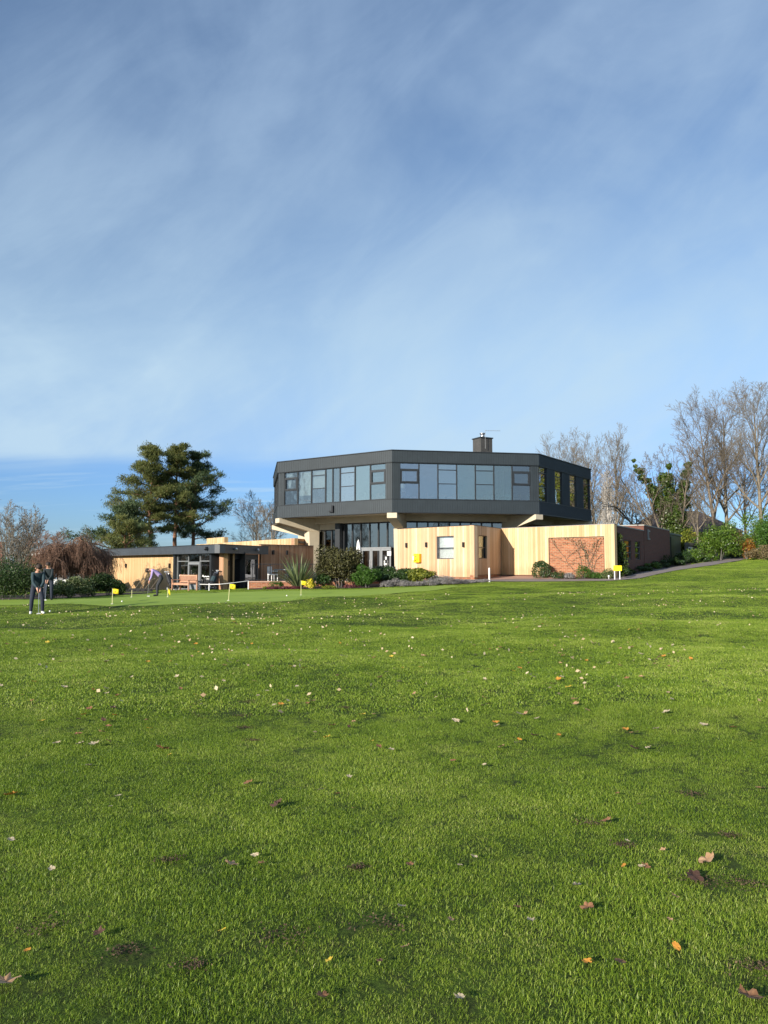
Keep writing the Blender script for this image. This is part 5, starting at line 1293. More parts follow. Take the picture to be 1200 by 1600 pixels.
for i, u in enumerate((203, 211, 219, 227, 236)):
    c = G(u, 45.6 - .25 * i); t = thing('pull_trolley', ['leftmost folded pull trolley in the row against the golden timber wall', 'second pull trolley from the left in the row', 'middle pull trolley in the row', 'fourth pull trolley from the left in the row', 'rightmost pull trolley in the row, behind the golfer in lilac'][i], 'golf trolley', c, 'pull trolleys parked in a row')
    mb = MB(); mb.tube([c + Vector((0, 0, .1)), c + Vector((.42, .1, .74)), c + Vector((.60, .12, .80))], .022, 6); mb.tube([c + Vector((.1, -.02, .14)), c + Vector((.3, .0, .2))], .03, 6); mb.build('frame', M['bark_brown'], t)
    for y in (-.22, .22):
        mb = MB(); mb.tube([c + Vector((0, y - .02, .12)), c + Vector((0, y + .02, .12))], .12, 12); mb.build('wheel', M['tyre'], t)
    mb = MB(); mb.tube([c + Vector((0, -.22, .12)), c + Vector((0, .22, .12))], .015, 6); mb.build('axle', M['black'], t)
# rope rail in front of the shop corner
rr_ = thing('low_rail', 'low white rail on short posts in front of the shop corner', 'rail', G(328, 42.5)); pts = [G(313, 44.5, .36), G(328, 43, .36), G(345, 42.6, .37), (G(365, 42.9, .42)), G(389, 43.5, .5)]
mb = MB(); mb.tube(pts, .022, 6); mb.build('rail', M['white'], rr_)
for u, Y in ((313, 44.5), (328, 43), (389, 43.5)): mb = MB(); mb.tube([G(u, Y, -.05), G(u, Y, .5 if u > 380 else .42)], .03, 8); mb.build('post', M['white'], rr_)
# white marker post
b = G(764, 43.8); mb = MB(); mb.tube([b + Vector((0, 0, -.05)), b + Vector((0, 0, .78)), b + Vector((0, 0, .83))], [.05, .05, .03], 10); tag(mb.build('marker_post', M['white'], org=b), 'slim white marker post at the corner of the path', 'post')
# yellow sign
b = G(964, 42.8); t = thing('sign', 'small blank yellow sign on two white legs by the path', 'sign', b); mb = MB(); mb.box(b + Vector((0, 0, .66)), (.46, .03, .30)); mb.build('board', M['yellow_flag'], t)
for x in (-.17, .12): mb = MB(); mb.box(b + Vector((x, .03, .33)), (.05, .035, .8)); mb.build('leg', M['white'], t)
# low black box light near it
b = G(950, 43.2); mb = MB(); mb.sphere(b + Vector((0, 0, .2)), .055, 0, 10, 7); mb.tube([b, b + Vector((0, 0, .2))], .02, 6); tag(mb.build('garden_light', M['white'], org=b, smooth=True), 'round white garden light beside the yellow sign', 'light')

# parasol, furled
b = Vector((at(560, 880, 50.5).x, 50.5, TZ)); t = thing('parasol', 'furled white parasol in front of the glass doors', 'parasol', b); mb = MB()
mb.tube([b, b + Vector((0, 0, 2.72))], .025, 8); mb.build('pole', M['white'], t)
mb = MB(); V = []; n = 20
prof = [(.85, .12), (1.0, .19), (1.4, .19), (1.8, .17), (2.2, .13), (2.5, .09), (2.68, .03)]
for z, r_ in prof:
    for k in range(n): rr2 = r_ * (1 + (.12 if k % 2 else -.1)); V.append(b + Vector((rr2 * math.cos(6.283 * k / n) + .05 * (2.4 - z), rr2 * math.sin(6.283 * k / n), z)))
mb.add(V, [(i * n + k, i * n + (k + 1) % n, (i + 1) * n + (k + 1) % n, (i + 1) * n + k) for i in range(len(prof) - 1) for k in range(n)] + [tuple(range(n))[::-1], tuple((len(prof) - 1) * n + k for k in range(n))])
mb.build('canopy', M['white_cloth'], t); mb = MB(); mb.tube([b + Vector((.03, 0, 1.5)), b + Vector((.03, 0, 1.56))], .20, 12); mb.build('tie', M['white_cloth'], t)
mb = MB(); mb.tube([b, b + Vector((0, 0, .1))], .3, 14); mb.build('base', M['concrete'], t)
# terrace furniture
def chair(c, rz, label, mat, group='chairs on the terrace'):
    t = thing('chair', label, 'chair', c, group); Mx = Matrix.Translation(c) @ Matrix.Rotation(rz, 4, 'Z')
    def bx(mb, x, y, z, dx, dy, dz): mb.hexa([Mx @ Vector((x + sx * dx / 2, y + sy * dy / 2, z + sz * dz / 2)) for sz in (-1, 1) for sx, sy in ((-1, -1), (1, -1), (1, 1), (-1, 1))])
    mb = MB(); bx(mb, 0, 0, .43, .5, .5, .07); mb.build('seat', M[mat], t, bevel=.015)
    mb = MB(); bx(mb, 0, .24, .70, .5, .06, .46); mb.build('backrest', M[mat], t, bevel=.02)
    for s_ in (-1, 1):
        mb = MB(); bx(mb, s_ * .24, 0, .64, .05, .46, .05); mb.build('armrest', M[mat], t)
        for y in (-.21, .21): mb = MB(); bx(mb, s_ * .22, y, .2, .045, .045, .4); mb.build('leg', M[mat], t)
def table(c, label, group='tables on the terrace', mat='wicker'):
    t = thing('table', label, 'table', c, group); mb = MB(); mb.box(c + Vector((0, 0, .73)), (.9, .9, .05)); mb.build('tabletop', M[mat], t, bevel=.01)
    for x in (-.38, .38):
        for y in (-.38, .38): mb = MB(); mb.box(c + Vector((x, y, .352)), (.05, .05, .7)); mb.build('leg', M['black'], t)
TP = lambda u, Y: Vector(((u - 600) / F * Y, Y, TZ + .004))
table(TP(590, 49.6), 'grey square table in front of the glass doors'); table(TP(612, 50.6), 'grey square table nearest the timber annex'); table(TP(441, 48.2), 'grey table behind the left terrace railing')
for u, Y, rz, l_, m_ in ((577, 49.2, 1.4, 'dark chair left of the table by the doors', 'wicker'), (590, 48.7, 3.14, 'chair with its back to the bed, at the table by the doors', 'black'), (602, 49.4, -1.5, 'dark chair between the two terrace tables', 'black'), (612, 49.7, 3.14, 'chair with its back to the bed, nearest the annex', 'black'), (620, 50.7, -1.5, 'pale chair beside the annex wall', 'wicker'), (427, 47.6, 1.2, 'pale wicker chair behind the left railing', 'white_cloth'), (451, 48.4, -1.3, 'wicker chair behind the spiky plant', 'wicker')):
    chair(TP(u, Y), rz, l_, m_)
b = TP(590, 49.6) + Vector((0, 0, .757)); mb = MB(); mb.tube([b, b + Vector((0, 0, .02))], .16, 14); mb.box(b + Vector((.05, 0, .06)), (.3, .2, .08)); tag(mb.build('tray', M['white'], org=b), 'white tray and napkins on the table by the doors', 'tray')

# tables and chairs dimly seen through the upper windows
rn2 = random.Random(5)
for i in range(8):
    f_ = faces[i % 2]; c = f_.pt(1.3 + 2.5 * (i // 2), -2.0 - .5 * (i % 3), ZB + .604); table(c, 'table set behind the upper floor windows', 'tables in the upper room', 'bench_wood')
    for s_ in (-1, 1):
        q = c + Vector((f_.d.x, f_.d.y, 0)) * s_ * .75; chair(q, f_.ang + s_ * -1.57, 'chair at a table behind the upper floor windows', 'bench_wood', 'chairs in the upper room')
# golf buggies
def buggy(c, rz, label):
    t = thing('golf_buggy', label, 'golf buggy', c, 'golf buggies parked by the shop'); Mx = Matrix.Translation(c) @ Matrix.Rotation(rz, 4, 'Z')
    def bx(mb, x, y, z, dx, dy, dz): mb.hexa([Mx @ Vector((x + sx * dx / 2, y + sy * dy / 2, z + sz * dz / 2)) for sz in (-1, 1) for sx, sy in ((-1, -1), (1, -1), (1, 1), (-1, 1))])
    q = lambda x, y, z: Mx @ Vector((x, y, z))
    mb = MB(); bx(mb, 0, 0, .33, 2.1, 1.1, .14); mb.hexa([q(.55, -.55, .4), q(1.15, -.5, .4), q(1.15, .5, .4), q(.55, .55, .4), q(.6, -.5, .85), q(.85, -.45, .75), q(.85, .45, .75), q(.6, .5, .85)]); bx(mb, -.7, 0, .55, .7, 1.1, .3); mb.build('body', M['white'], t, bevel=.04)
    mb = MB(); bx(mb, -.25, 0, .72, .5, 1.0, .12); bx(mb, -.5, 0, .98, .12, 1.0, .42); mb.build('seat', M['wicker'], t, bevel=.03)
    mb = MB(); bx(mb, -.05, 0, 1.78, 1.7, 1.15, .09); mb.build('roof', M['white'], t, bevel=.04)
    for x in (.7, -.8):
        for y in (-.5, .5): mb = MB(); mb.tube([q(x * 1.02, y, .6), q(x * .95, y, 1.75)], .02, 6); mb.build('post', M['black'], t)
    for x in (.75, -.75):
        for y in (-.5, .5): mb = MB(); mb.tube([q(x, y - .09, .22), q(x, y + .09, .22)], .22, 14); w_ = mb.build('wheel', M['tyre'], t); mb = MB(); mb.tube([q(x, y - .095, .22), q(x, y + .095, .22)], .12, 10); mb.build('rim', M['white'], w_)
    mb = MB(); mb.tube([q(.55, -.25, .8), q(.3, -.25, 1.0)], .02, 6); mb.tube([q(.3, -.42, 1.0), q(.28, -.25, 1.02), q(.3, -.08, 1.0)], .018, 6); mb.build('steering_wheel', M['black'], t)
    mb = MB(); mb.hexa([q(.72, -.48, .85), q(.74, -.48, .85), q(.74, .48, .85), q(.72, .48, .85), q(.67, -.46, 1.7), q(.69, -.46, 1.7), q(.69, .46, 1.7), q(.67, .46, 1.7)]); mb.build('windscreen', M['glass_up'], t)
buggy(G(95, 51.5), -1.9, 'white roofed golf buggy left of the weeping tree trunk'); buggy(G(122, 50.5), -1.9, 'white roofed golf buggy behind the weeping tree trunk'); buggy(G(78, 52.5), -1.9, 'leftmost golf buggy, behind the putters')
b = G(143, 50); t = thing('timber_shelter', 'open timber post shelter beside the buggies', 'shelter', b)
for u in (137, 145, 157): mb = MB(); mb.tube([G(u, 50, 0), G(u, 50, 1.55)], .04, 6); mb.build('post', M['bark_brown'], t)
mb = MB(); mb.tube([G(134, 50, 1.57), G(158, 50, 1.6)], .045, 6); mb.build('beam', M['bark_brown'], t)
# tilted notice board behind the putters
b = G(43, 40); t = thing('notice_board', 'tilted weathered board on a post behind the putters', 'board', b); mb = MB(); mb.box(b + Vector((0, 0, 1.05)), (.48, .04, .36), M=Matrix.Rotation(R(24), 4, 'Y') @ Matrix.Rotation(R(-20), 4, 'X')); mb.build('board', M['bark_pale'], t); mb = MB(); mb.tube([b, b + Vector((0, .04, 1.0))], .035, 6); mb.build('post', M['bark_brown'], t)
b = G(2, 70); mb = MB(); mb.box(b + Vector((0, 0, 2)), (.5, .5, 3.6)); mb.box(b + Vector((0, 0, 3.83)), (.62, .62, .1)); tag(mb.build('brick_chimney', M['brick_dark'], org=b), 'slim brick stack at the far left edge', 'chimney')

for i, (x, y, ht_) in enumerate([(58, 84, 15), (66, 92, 16), (72, 98, 15), (80, 106, 17), (62, 100, 14), (90, 112, 17)]):
    b = Vector((x, y, h(x, y))); t = thing('tree', 'golden brown leaved tree beyond the right edge, mirrored in the side windows', 'tree', b, 'leafy trees beyond the right edge'); rs = np.random.RandomState(300 + i); Ps = []; Os = []
    for k in range(16):
        c = (rs.normal() * 2.0, rs.normal() * 2.0, ht_ * rs.uniform(.3, .85)); P_, o_ = blob_pts(rs, 500, c, (2, 2, 1.8), .4, .4, 6); Ps.append(P_); Os.append(o_)
    V, Fq, v = leaves_np(rs, np.concatenate(Ps), .3, .6, .3, np.concatenate(Os)); place('crown', mesh_np('crown', V, Fq, M['scrub' if i % 2 else 'yellowgreen'], v), t)
    place('trunk', seg_mesh('trunk', [(Vector((0, 0, -.3)), Vector((0, 0, ht_ * .4)), .3, .22), (Vector((0, 0, ht_ * .4)), Vector((.3, 0, ht_ * .8)), .22, .08)], M['bark'], 8), t)

# ------------------------------------------------------------ people
def person(label, base, face, bend, skinm, top, legs, headtilt, arms, knee=.06, stance=.13, sc=1.0, shoe='black', hand_pt=(.34, 0, .78), hatx=0):
    """face: heading of the body (angle of local +x), bend: forward lean of the spine"""
    t = thing('person', label, 'person', base); z = Matrix.Translation(base) @ Matrix.Rotation(face, 4, 'Z') @ Matrix.Scale(sc, 4)
    hip = Vector((-.10 - .12 * math.sin(bend), 0, .93)); sp = Vector((math.sin(bend), 0, math.cos(bend))); sp2 = Vector((math.sin(bend * 1.25), 0, math.cos(bend * 1.25)))
    waist = hip + sp * .18; chest = waist + sp * .2; neckb = chest + sp2 * .17; head = neckb + Vector((math.sin(headtilt), 0, math.cos(headtilt))) * .10; crown = head + Vector((math.sin(headtilt), 0, math.cos(headtilt))) * .13
    V = []; E = []; Rr = []; tagm = []
    def v(p, r, par=None, m=0):
        V.append(Vector(p)); Rr.append(r); tagm.append(m)
        if par is not None: E.append((par, len(V) - 1))
        return len(V) - 1
    # materials: 0 top, 1 legs, 2 skin, 3 shoe
    ph = v(hip, (.165, .13), None, 1); w_ = v(waist, (.155, .12), ph, 0); c_ = v(chest, (.185, .135), w_, 0); nb = v(neckb, (.09, .08), c_, 0); nk = v(neckb + (head - neckb) * .55, (.058, .058), nb, 2)
    hd = v(head + Vector((.015, 0, .01)), (.085, .092), nk, 2); v(crown, (.07, .078), hd, 2)
    for s in (-1, 1):
        hj = v(hip + Vector((.0, s * .10, -.08)), .105, ph, 1); kn = v((hip.x * .4 + knee, s * stance * .95, .50), .072, hj, 1); cf = v((hip.x * .2 + knee * .5, s * stance, .34), .07, kn, 1); an = v((-.02, s * stance * 1.05, .10), .052, cf, 1)
        hl = v((-.03, s * stance * 1.05, .045), .045, an, 3); v((.17, s * stance * 1.25, .035), .04, hl, 3)
        sh = v(neckb - sp2 * .06 + Vector((0, s * .175, -.01)), .066, c_, 0); 
        tgt = Vector(hand_pt) + Vector((0, s * .03, 0)) if arms == 'putt' else Vector(hand_pt) + Vector((0, s * .06, 0))
        S_ = V[sh]; mid = S_.lerp(tgt, .5) + Vector((-.03, s * .06, -.02)); el = v(mid, .054, sh, 0); wr = v(tgt + (S_ - tgt).normalized() * .09, .035, el, 0); pm = v(tgt, (.034, .028), wr, 2)
        dn = Vector((.1, 0, -1)).normalized()
        for k in range(4): 
            f1 = v(tgt + Vector((.03 - .012 * k, s * -.015, -.015 - .012 * k)) + dn * .035, .011, pm, 2); v(V[f1] + Vector((-.03, -s * .012, -.018)), .009, f1, 2)
        th = v(tgt + Vector((.035, s * .01, .0)), .012, pm, 2); v(V[th] + Vector((.01, 0, -.045)), .010, th, 2)
    me = bpy.data.meshes.new('body'); me.from_pydata([tuple(z @ p) for p in V], E, []); o = bpy.data.objects.new('body_rig', me); COL.objects.link(o)
    md = o.modifiers.new('skin', 'SKIN'); md.use_smooth_shade = True
    for i, sv in enumerate(me.skin_vertices[0].data): r_ = Rr[i]; r_ = (r_, r_) if not isinstance(r_, tuple) else r_; sv.radius = (r_[0] * sc, r_[1] * sc); sv.use_root = (i == 0)
    o.modifiers.new('sub', 'SUBSURF').levels = 2; o.modifiers['sub'].render_levels = 2
    dg = bpy.context.evaluated_depsgraph_get(); m2 = bpy.data.meshes.new_from_object(o.evaluated_get(dg)); bpy.data.objects.remove(o); m2.name = 'body'
    m2.materials.clear()
    for mm in (top, legs, skinm, shoe): m2.materials.append(M[mm])
    # colour each face by the nearest limb
    J = [z @ p for p in V]; segs_ = [(J[a_], J[b_], tagm[b_]) for a_, b_ in E]
    for pl in m2.polygons:
        c = pl.center; best = 9; bi = 0
        for a_, b_, m_ in segs_:
            ab = b_ - a_; tt = max(0, min(1, (c - a_).dot(ab) / max(ab.length_squared, 1e-9))); d = (c - a_ - ab * tt).length
            if d < best: best = d; bi = m_
        pl.material_index = bi; pl.use_smooth = True
    m2.transform(Matrix.Translation(-base)); b_ = place('body', m2, t)
    # hair, ears, nose
    ax = Vector((math.sin(headtilt), 0, math.cos(headtilt))); fwd = Vector((math.cos(headtilt), 0, -math.sin(headtilt))); hc = head + ax * .07
    mb = MB()
    nu, nv = 16, 8; Vh = []
    for j in range(nv + 1):
        ph_ = math.pi * .60 * j / nv
        for i in range(nu):
            th_ = 2 * math.pi * i / nu; back = -math.cos(th_); r_ = .108 * (1 + .03 * math.sin(7 * th_ + j)); pp = ph_ * (1 + .16 * back); 
            Vh.append(z @ (hc + ax * (math.cos(pp) * r_ * 1.08 + .012) + fwd * (math.sin(pp) * math.cos(th_) * r_ * 1.02 - .014) + Vector((0, 1, 0)) * math.sin(pp) * math.sin(th_) * r_ * .92))
    mb.add(Vh, [(j * nu + i, j * nu + (i + 1) % nu, (j + 1) * nu + (i + 1) % nu, (j + 1) * nu + i) for j in range(nv) for i in range(nu)] + [tuple(nv * nu + i for i in range(nu))])
    mb.build('hair', M['hair'], t, smooth=True)
    mb = MB(); mb.sphere(z @ (hc + fwd * .10 - ax * .035), .018, 0, 8, 6)
    for s in (-1, 1): mb.sphere(z @ (hc + Vector((0, s * .095, 0)) - ax * .03), .024, 0, 8, 6)
    mb.build('nose_and_ears', M[skinm], t, smooth=True)
    mb = MB()
    for s in (-1, 1): mb.sphere(z @ (hc + fwd * .094 + Vector((0, s * .033, 0)) - ax * .012), .010, 0, 6, 5)
    mb.box(z @ (hc + fwd * .094 - ax * .075), (.02, .035, .008), face); mb.build('eyes_and_mouth', M['black'], t)
    return z, Vector(hand_pt)
def putter(z, hp, label, ground, tip):
    a_ = z @ (hp + Vector((-.01, 0, .14))); b_ = z @ Vector(tip); b_.z = h(b_.x, b_.y) + .03; t = thing('golf_putter', label, 'putter', b_, 'putters'); k = (b_ - a_)
    mb = MB(); mb.tube([a_, a_ + k * .26], [.017, .013], 8); mb.build('grip', M['black'], t)
    mb = MB(); mb.tube([a_ + k * .26, b_], .009, 6); mb.build('shaft', M['steel'], t)
    f_ = (z.to_3x3() @ Vector((0, 1, 0))).normalized(); mb = MB(); mb.tube([b_ - f_ * .06, b_ + f_ * .06], .022, 8); mb.build('head', M['white'], t)
b = G(61, 26.6)
z, hp = person('person in dark teal jumper and navy trousers bending over a putt, nearest the viewer', b, R(-58), R(27), 'skin', 'navy', 'trouser', R(34), 'putt', sc=1.04, shoe='shoe', stance=.17, hand_pt=(.33, 0, .80))
putter(z, hp, 'silver putter held by the nearest golfer', b, (.48, 0, 0))
b = G(78, 35.0)
z, hp = person('person in black clothes putting, partly hidden behind the nearest golfer', b, R(-80), R(22), 'skin', 'navy2', 'trouser', R(30), 'putt', sc=1.03, stance=.14, hand_pt=(.33, 0, .82))
putter(z, hp, 'putter held by the golfer standing behind', b, (.48, 0, 0))
b = G(247, 37)
z, hp = person('person in lilac top and charcoal trousers stooping over a putt before the shop', b, R(195), R(52), 'skin', 'lilac', 'charcoal', R(105), 'putt', sc=1.04, stance=.1, hand_pt=(.36, 0, .66))
putter(z, hp, 'dark putter held by the person in lilac', b, (.42, 0, 0))

# ------------------------------------------------------------ grass
def grass_mat():
    m, nt, N, L, b = newmat('grass_blade')
    a = N('ShaderNodeAttribute'); a.attribute_name = 'v'
    g = N('ShaderNodeNewGeometry'); P = g.outputs['Position']
    f = mth(nt, 'ADD', mth(nt, 'MULTIPLY', lawn_colour(nt, P), .75), mth(nt, 'MULTIPLY', mth(nt, 'SUBTRACT', a.outputs['Fac'], .5), .34))
    c = ramp(nt, f, [(.18, (.070, .132, .013)), (.33, (.160, .255, .018)), (.47, (.265, .365, .034)), (.58, (.38, .45, .08)), (.68, (.55, .52, .22))])
    L(c, b.inputs['Base Color']); b.inputs['Roughness'].default_value = .45; b.inputs['Specular IOR Level'].default_value = .35
    tr = N('ShaderNodeBsdfTranslucent'); L(c, tr.inputs[0]); mx = N('ShaderNodeMixShader'); mx.inputs[0].default_value = .3
    out = nt.nodes['Material Output']; L(b.outputs[0], mx.inputs[1]); L(tr.outputs[0], mx.inputs[2]); L(mx.outputs[0], out.inputs[0]); return m
GM = grass_mat()
def patch(seed, rad, n, L0, L1, w, tilt):
    rs = np.random.RandomState(seed); r = rad * np.sqrt(rs.random(n)); a = rs.uniform(0, 6.283, n); P = np.stack([r * np.cos(a), r * np.sin(a), np.full(n, -.004)], 1)
    L_ = rs.uniform(L0, L1, n)[:, None]; az = rs.uniform(0, 6.283, n); ti = np.abs(rs.normal(0, tilt, n)); ti = np.minimum(ti, 1.35); d = np.stack([np.cos(az) * np.sin(ti), np.sin(az) * np.sin(ti), np.cos(ti)], 1)
    ti2 = np.minimum(ti + rs.uniform(.1, 1.2, n), 1.75); az2 = az + rs.normal(0, .7, n); d2 = np.stack([np.cos(az2) * np.sin(ti2), np.sin(az2) * np.sin(ti2), np.cos(ti2)], 1)
    sa = az + rs.uniform(-1.2, 1.2, n) + 1.57; s = np.stack([np.cos(sa), np.sin(sa), np.zeros(n)], 1) * (w * rs.uniform(.7, 1.3, n))[:, None] * .5
    m = P + d * L_ * .55; t = m + d2 * L_ * .45
    V = np.stack([P - s, P + s, m + s * .8, m - s * .8, t + s * .15, t - s * .15], 1).reshape(-1, 3)
    b = np.arange(n)[:, None] * 6; Fq = np.concatenate([b + np.array([[0, 1, 2, 3]]), b + np.array([[3, 2, 4, 5]])])
    return mesh_np('grass_patch', V, Fq, GM, np.repeat(np.clip(rs.random(n) + rs.uniform(-.22, .22) + .35 * (rs.random(n) < .05), 0, 1.2), 6))
def instancer(name, pts, scl, meshes, label):
    n = len(pts); me = bpy.data.meshes.new(name); me.vertices.add(n); me.vertices.foreach_set('co', np.asarray(pts, np.float32).ravel())
    e = .25; x, y = pts[:, 0], pts[:, 1]; gx = (H(x + e, y) - H(x - e, y)) / (2 * e); gy = (H(x, y + e) - H(x, y - e)) / (2 * e)
    rs = np.random.RandomState(1); rot = []
    for i in range(n):
        nrm = Vector((-gx[i], -gy[i], 1)).normalized(); q = nrm.to_track_quat('Z', 'Y') @ Euler((0, 0, rs.uniform(0, 6.283))).to_quaternion(); rot.append(q.to_euler()[:])
    a = me.attributes.new('rot', 'FLOAT_VECTOR', 'POINT'); a.data.foreach_set('vector', np.asarray(rot, np.float32).ravel())
    a = me.attributes.new('scl', 'FLOAT', 'POINT'); a.data.foreach_set('value', np.asarray(scl, np.float32)); me.update()
    o = place(name, me); tag(o, label, 'grass', kind='stuff')
    col = bpy.data.collections.new('grass_patches')
    for m_ in meshes: col.objects.link(bpy.data.objects.new('grass_patch', m_))
    ng = bpy.data.node_groups.new('scatter_grass', 'GeometryNodeTree'); ng.interface.new_socket('Geometry', in_out='INPUT', socket_type='NodeSocketGeometry'); ng.interface.new_socket('Geometry', in_out='OUTPUT', socket_type='NodeSocketGeometry')
    N = ng.nodes.new; L = ng.links.new; gi = N('NodeGroupInput'); go = N('NodeGroupOutput'); ip = N('GeometryNodeInstanceOnPoints'); ci = N('GeometryNodeCollectionInfo'); ci.inputs['Collection'].default_value = col
    ci.inputs['Separate Children'].default_value = True; ci.inputs['Reset Children'].default_value = True
    L(gi.outputs[0], ip.inputs['Points']); L(ci.outputs[0], ip.inputs['Instance']); ip.inputs['Pick Instance'].default_value = True
    rv = N('FunctionNodeRandomValue'); rv.data_type = 'INT'; rv.inputs[4].default_value = 0; rv.inputs[5].default_value = len(meshes) - 1; L(rv.outputs[2], ip.inputs['Instance Index'])
    na = N('GeometryNodeInputNamedAttribute'); na.data_type = 'FLOAT_VECTOR'; na.inputs[0].default_value = 'rot'
    er = N('FunctionNodeEulerToRotation'); L(na.outputs[0], er.inputs[0]); L(er.outputs[0], ip.inputs['Rotation'])
    ns = N('GeometryNodeInputNamedAttribute'); ns.data_type = 'FLOAT'; ns.inputs[0].default_value = 'scl'; L(ns.outputs[0], ip.inputs['Scale']); L(ip.outputs[0], go.inputs[0])
    o.modifiers.new('scatter', 'NODES').node_group = ng; return o
BARE = [gp(u, v) for u, v in ((72, 1458), (190, 1505), (590, 1448), (1180, 1520), (1165, 1385), (975, 1330), (1100, 1392), (440, 1465), (262, 1358), (560, 1362), (380, 1140), (378, 1120), (390, 1100), (860, 1070), (395, 1160), (540, 1110), (1020, 970), (920, 1288), (300, 1530), (1080, 1250), (1140, 1310))]
BARE = np.array([(p.x, p.y) for p in BARE])
excl = [green_plan, path_plan, forecourt_plan, bed_plan, bed2_plan, bed3_plan, bed4_plan, [tuple(fl.pt(-8, WO + .1)[:2]), tuple(fl.pt(fl.L + .2, WO + .1)[:2]), (-7.5, 49.4), (-8, 46), (.6, 48), (5.4, 45.1), (7.7, 49), (13.4, 43.7), (23, 60), (40, 120), (-60, 120)]]
def field(y0, y1, spacing, seed, nearby=1.06):
    rs = np.random.RandomState(seed); hw = y1 * .54 + 3.5; xs = np.arange(-hw, hw, spacing); ys = np.arange(y0, y1, spacing * .87); X, Y = np.meshgrid(xs, ys); X = X + (np.arange(len(ys)) % 2)[:, None] * spacing / 2
    X = (X + rs.uniform(-.3, .3, X.shape) * spacing).ravel(); Y = (Y + rs.uniform(-.3, .3, Y.shape) * spacing).ravel()
    k = (np.abs(X) < Y * .54 + 3.0) & (Y >= y0 - .01) & (Y < y1)
    for p_ in excl: k &= ~inside(p_, X, Y)
    X, Y = X[k], Y[k]; return X, Y, rs
def blotch(x, y): return .5 + .5 * np.sin(x * 1.3 + 2 * np.sin(y * .7)) * np.sin(y * 1.1 + 1.7 * np.sin(x * .9 + 1))
X, Y, rs = field(1.6, 8.5, .20, 1)
d = np.sqrt(((np.stack([X, Y], 1)[:, None] - BARE[None]) ** 2).sum(-1)).min(1); sc = (.7 + .55 * blotch(X * 2, Y * 2)) * rs.uniform(.75, 1.25, len(X)) * np.where(d < .15, .7, 1)
k = (d > .06); instancer('grass', np.stack([X[k], Y[k], H(X[k], Y[k]) + .004], 1), sc[k], [patch(s, .17, 1300, .008, .026, .0019, 1.1) for s in range(9)], 'green mown grass blades in the foreground of the lawn')
X, Y, rs = field(8.5, 20, .42, 2)
sc = (.85 + .25 * blotch(X * 1.5, Y * 1.5)) * rs.uniform(.85, 1.2, len(X)); instancer('grass', np.stack([X, Y, H(X, Y) + .006], 1), sc, [patch(10 + s, .36, 1100, .010, .032, .0055, .95) for s in range(8)], 'green mown grass in the middle of the lawn')
X, Y, rs = field(20, 64, .95, 3)
sc = rs.uniform(.85, 1.15, len(X)); instancer('grass', np.stack([X, Y, H(X, Y) + .008], 1), sc, [patch(20 + s, .8, 1700, .008, .022, .011, 1.0) for s in range(6)], 'green mown grass on the far part of the lawn')

# ------------------------------------------------------------ fallen leaves
def leaf_mesh(seed, kind, mat):
    rs = np.random.RandomState(seed); n = 22; V = [(0, 0, .02)]; Fs = []
    for i in range(n):
        t = 2 * math.pi * i / n
        if kind == 'lobed': r = .5 * (.62 + .38 * abs(math.cos(2.5 * t)) ** .8) * (1 + .1 * rs.normal())
        else: r = .5 * (1 - .12 * math.cos(2 * t)) * (1 + .06 * rs.normal()); 
        x = r * math.cos(t); y = r * math.sin(t) * (.9 if kind == 'lobed' else .5)
        z = .28 * (x * x * rs.uniform(.3, 1.2) + y * y * rs.uniform(.4, 1.6)) * 2 + .03 * rs.normal()
        V.append((x, y, z + .02))
    V2 = [(V[i][0] * .5, V[i][1] * .5, V[i][2] * .5 + .02 * rs.normal()) for i in range(1, n + 1)]
    V += V2
    for i in range(n):
        j = (i + 1) % n; Fs += [(0, n + 1 + i, n + 1 + j), (n + 1 + i, 1 + i, 1 + j, n + 1 + j)]
    V += [(-.45, .01, .1), (-.45, -.01, .1), (-.78, .0, .16)]; Fs.append((2 * n + 1, 2 * n + 2, 2 * n + 3))
    me = bpy.data.meshes.new('fallen_leaf'); me.from_pydata(V, [], Fs); me.materials.append(mat)
    for p in me.polygons: p.use_smooth = True
    return me
def lm(name, a, b_):
    m, nt, N, L, b = newmat(name); tc = N('ShaderNodeTexCoord'); n = noise_n(nt, tc.outputs['Object'], 3.5, 4, .6); c = ramp(nt, n, [(.35, a), (.65, b_)]); L(c, b.inputs['Base Color']); b.inputs['Roughness'].default_value = .7
    tr = N('ShaderNodeBsdfTranslucent'); L(c, tr.inputs[0]); mx = N('ShaderNodeMixShader'); mx.inputs[0].default_value = .2; out = nt.nodes['Material Output']; L(b.outputs[0], mx.inputs[1]); L(tr.outputs[0], mx.inputs[2]); L(mx.outputs[0], out.inputs[0]); return m
LM = {'brown': lm('leaf_brown', (.26, .11, .05), (.38, .19, .09)), 'tan': lm('leaf_tan', (.42, .24, .12), (.58, .36, .2)), 'cream': lm('leaf_cream', (.46, .36, .22), (.60, .50, .34)), 'yellow': lm('leaf_yellow', (.62, .42, .03), (.75, .55, .08)), 'orange': lm('leaf_orange', (.55, .22, .03), (.66, .32, .05)), 'dark': lm('leaf_dark', (.07, .035, .022), (.14, .07, .045))}
LMESH = {k: [leaf_mesh(i * 7 + j, 'lobed' if j % 2 == 0 else 'oval', m) for j in range(4)] for i, (k, m) in enumerate(LM.items())}
rn = random.Random(77)
GLF = 'fallen leaves on the lawn'
def leaf(p, size, colr, label, lift=.028):
    o = bpy.data.objects.new('fallen_leaf', rn.choice(LMESH[colr])); COL.objects.link(o); o.location = (p.x, p.y, h(p.x, p.y) + lift); o.scale = (size,) * 3
    o.rotation_euler = (rn.uniform(-.35, .35), rn.uniform(-.35, .35), rn.uniform(0, 6.28)); tag(o, label, 'leaf', GLF)
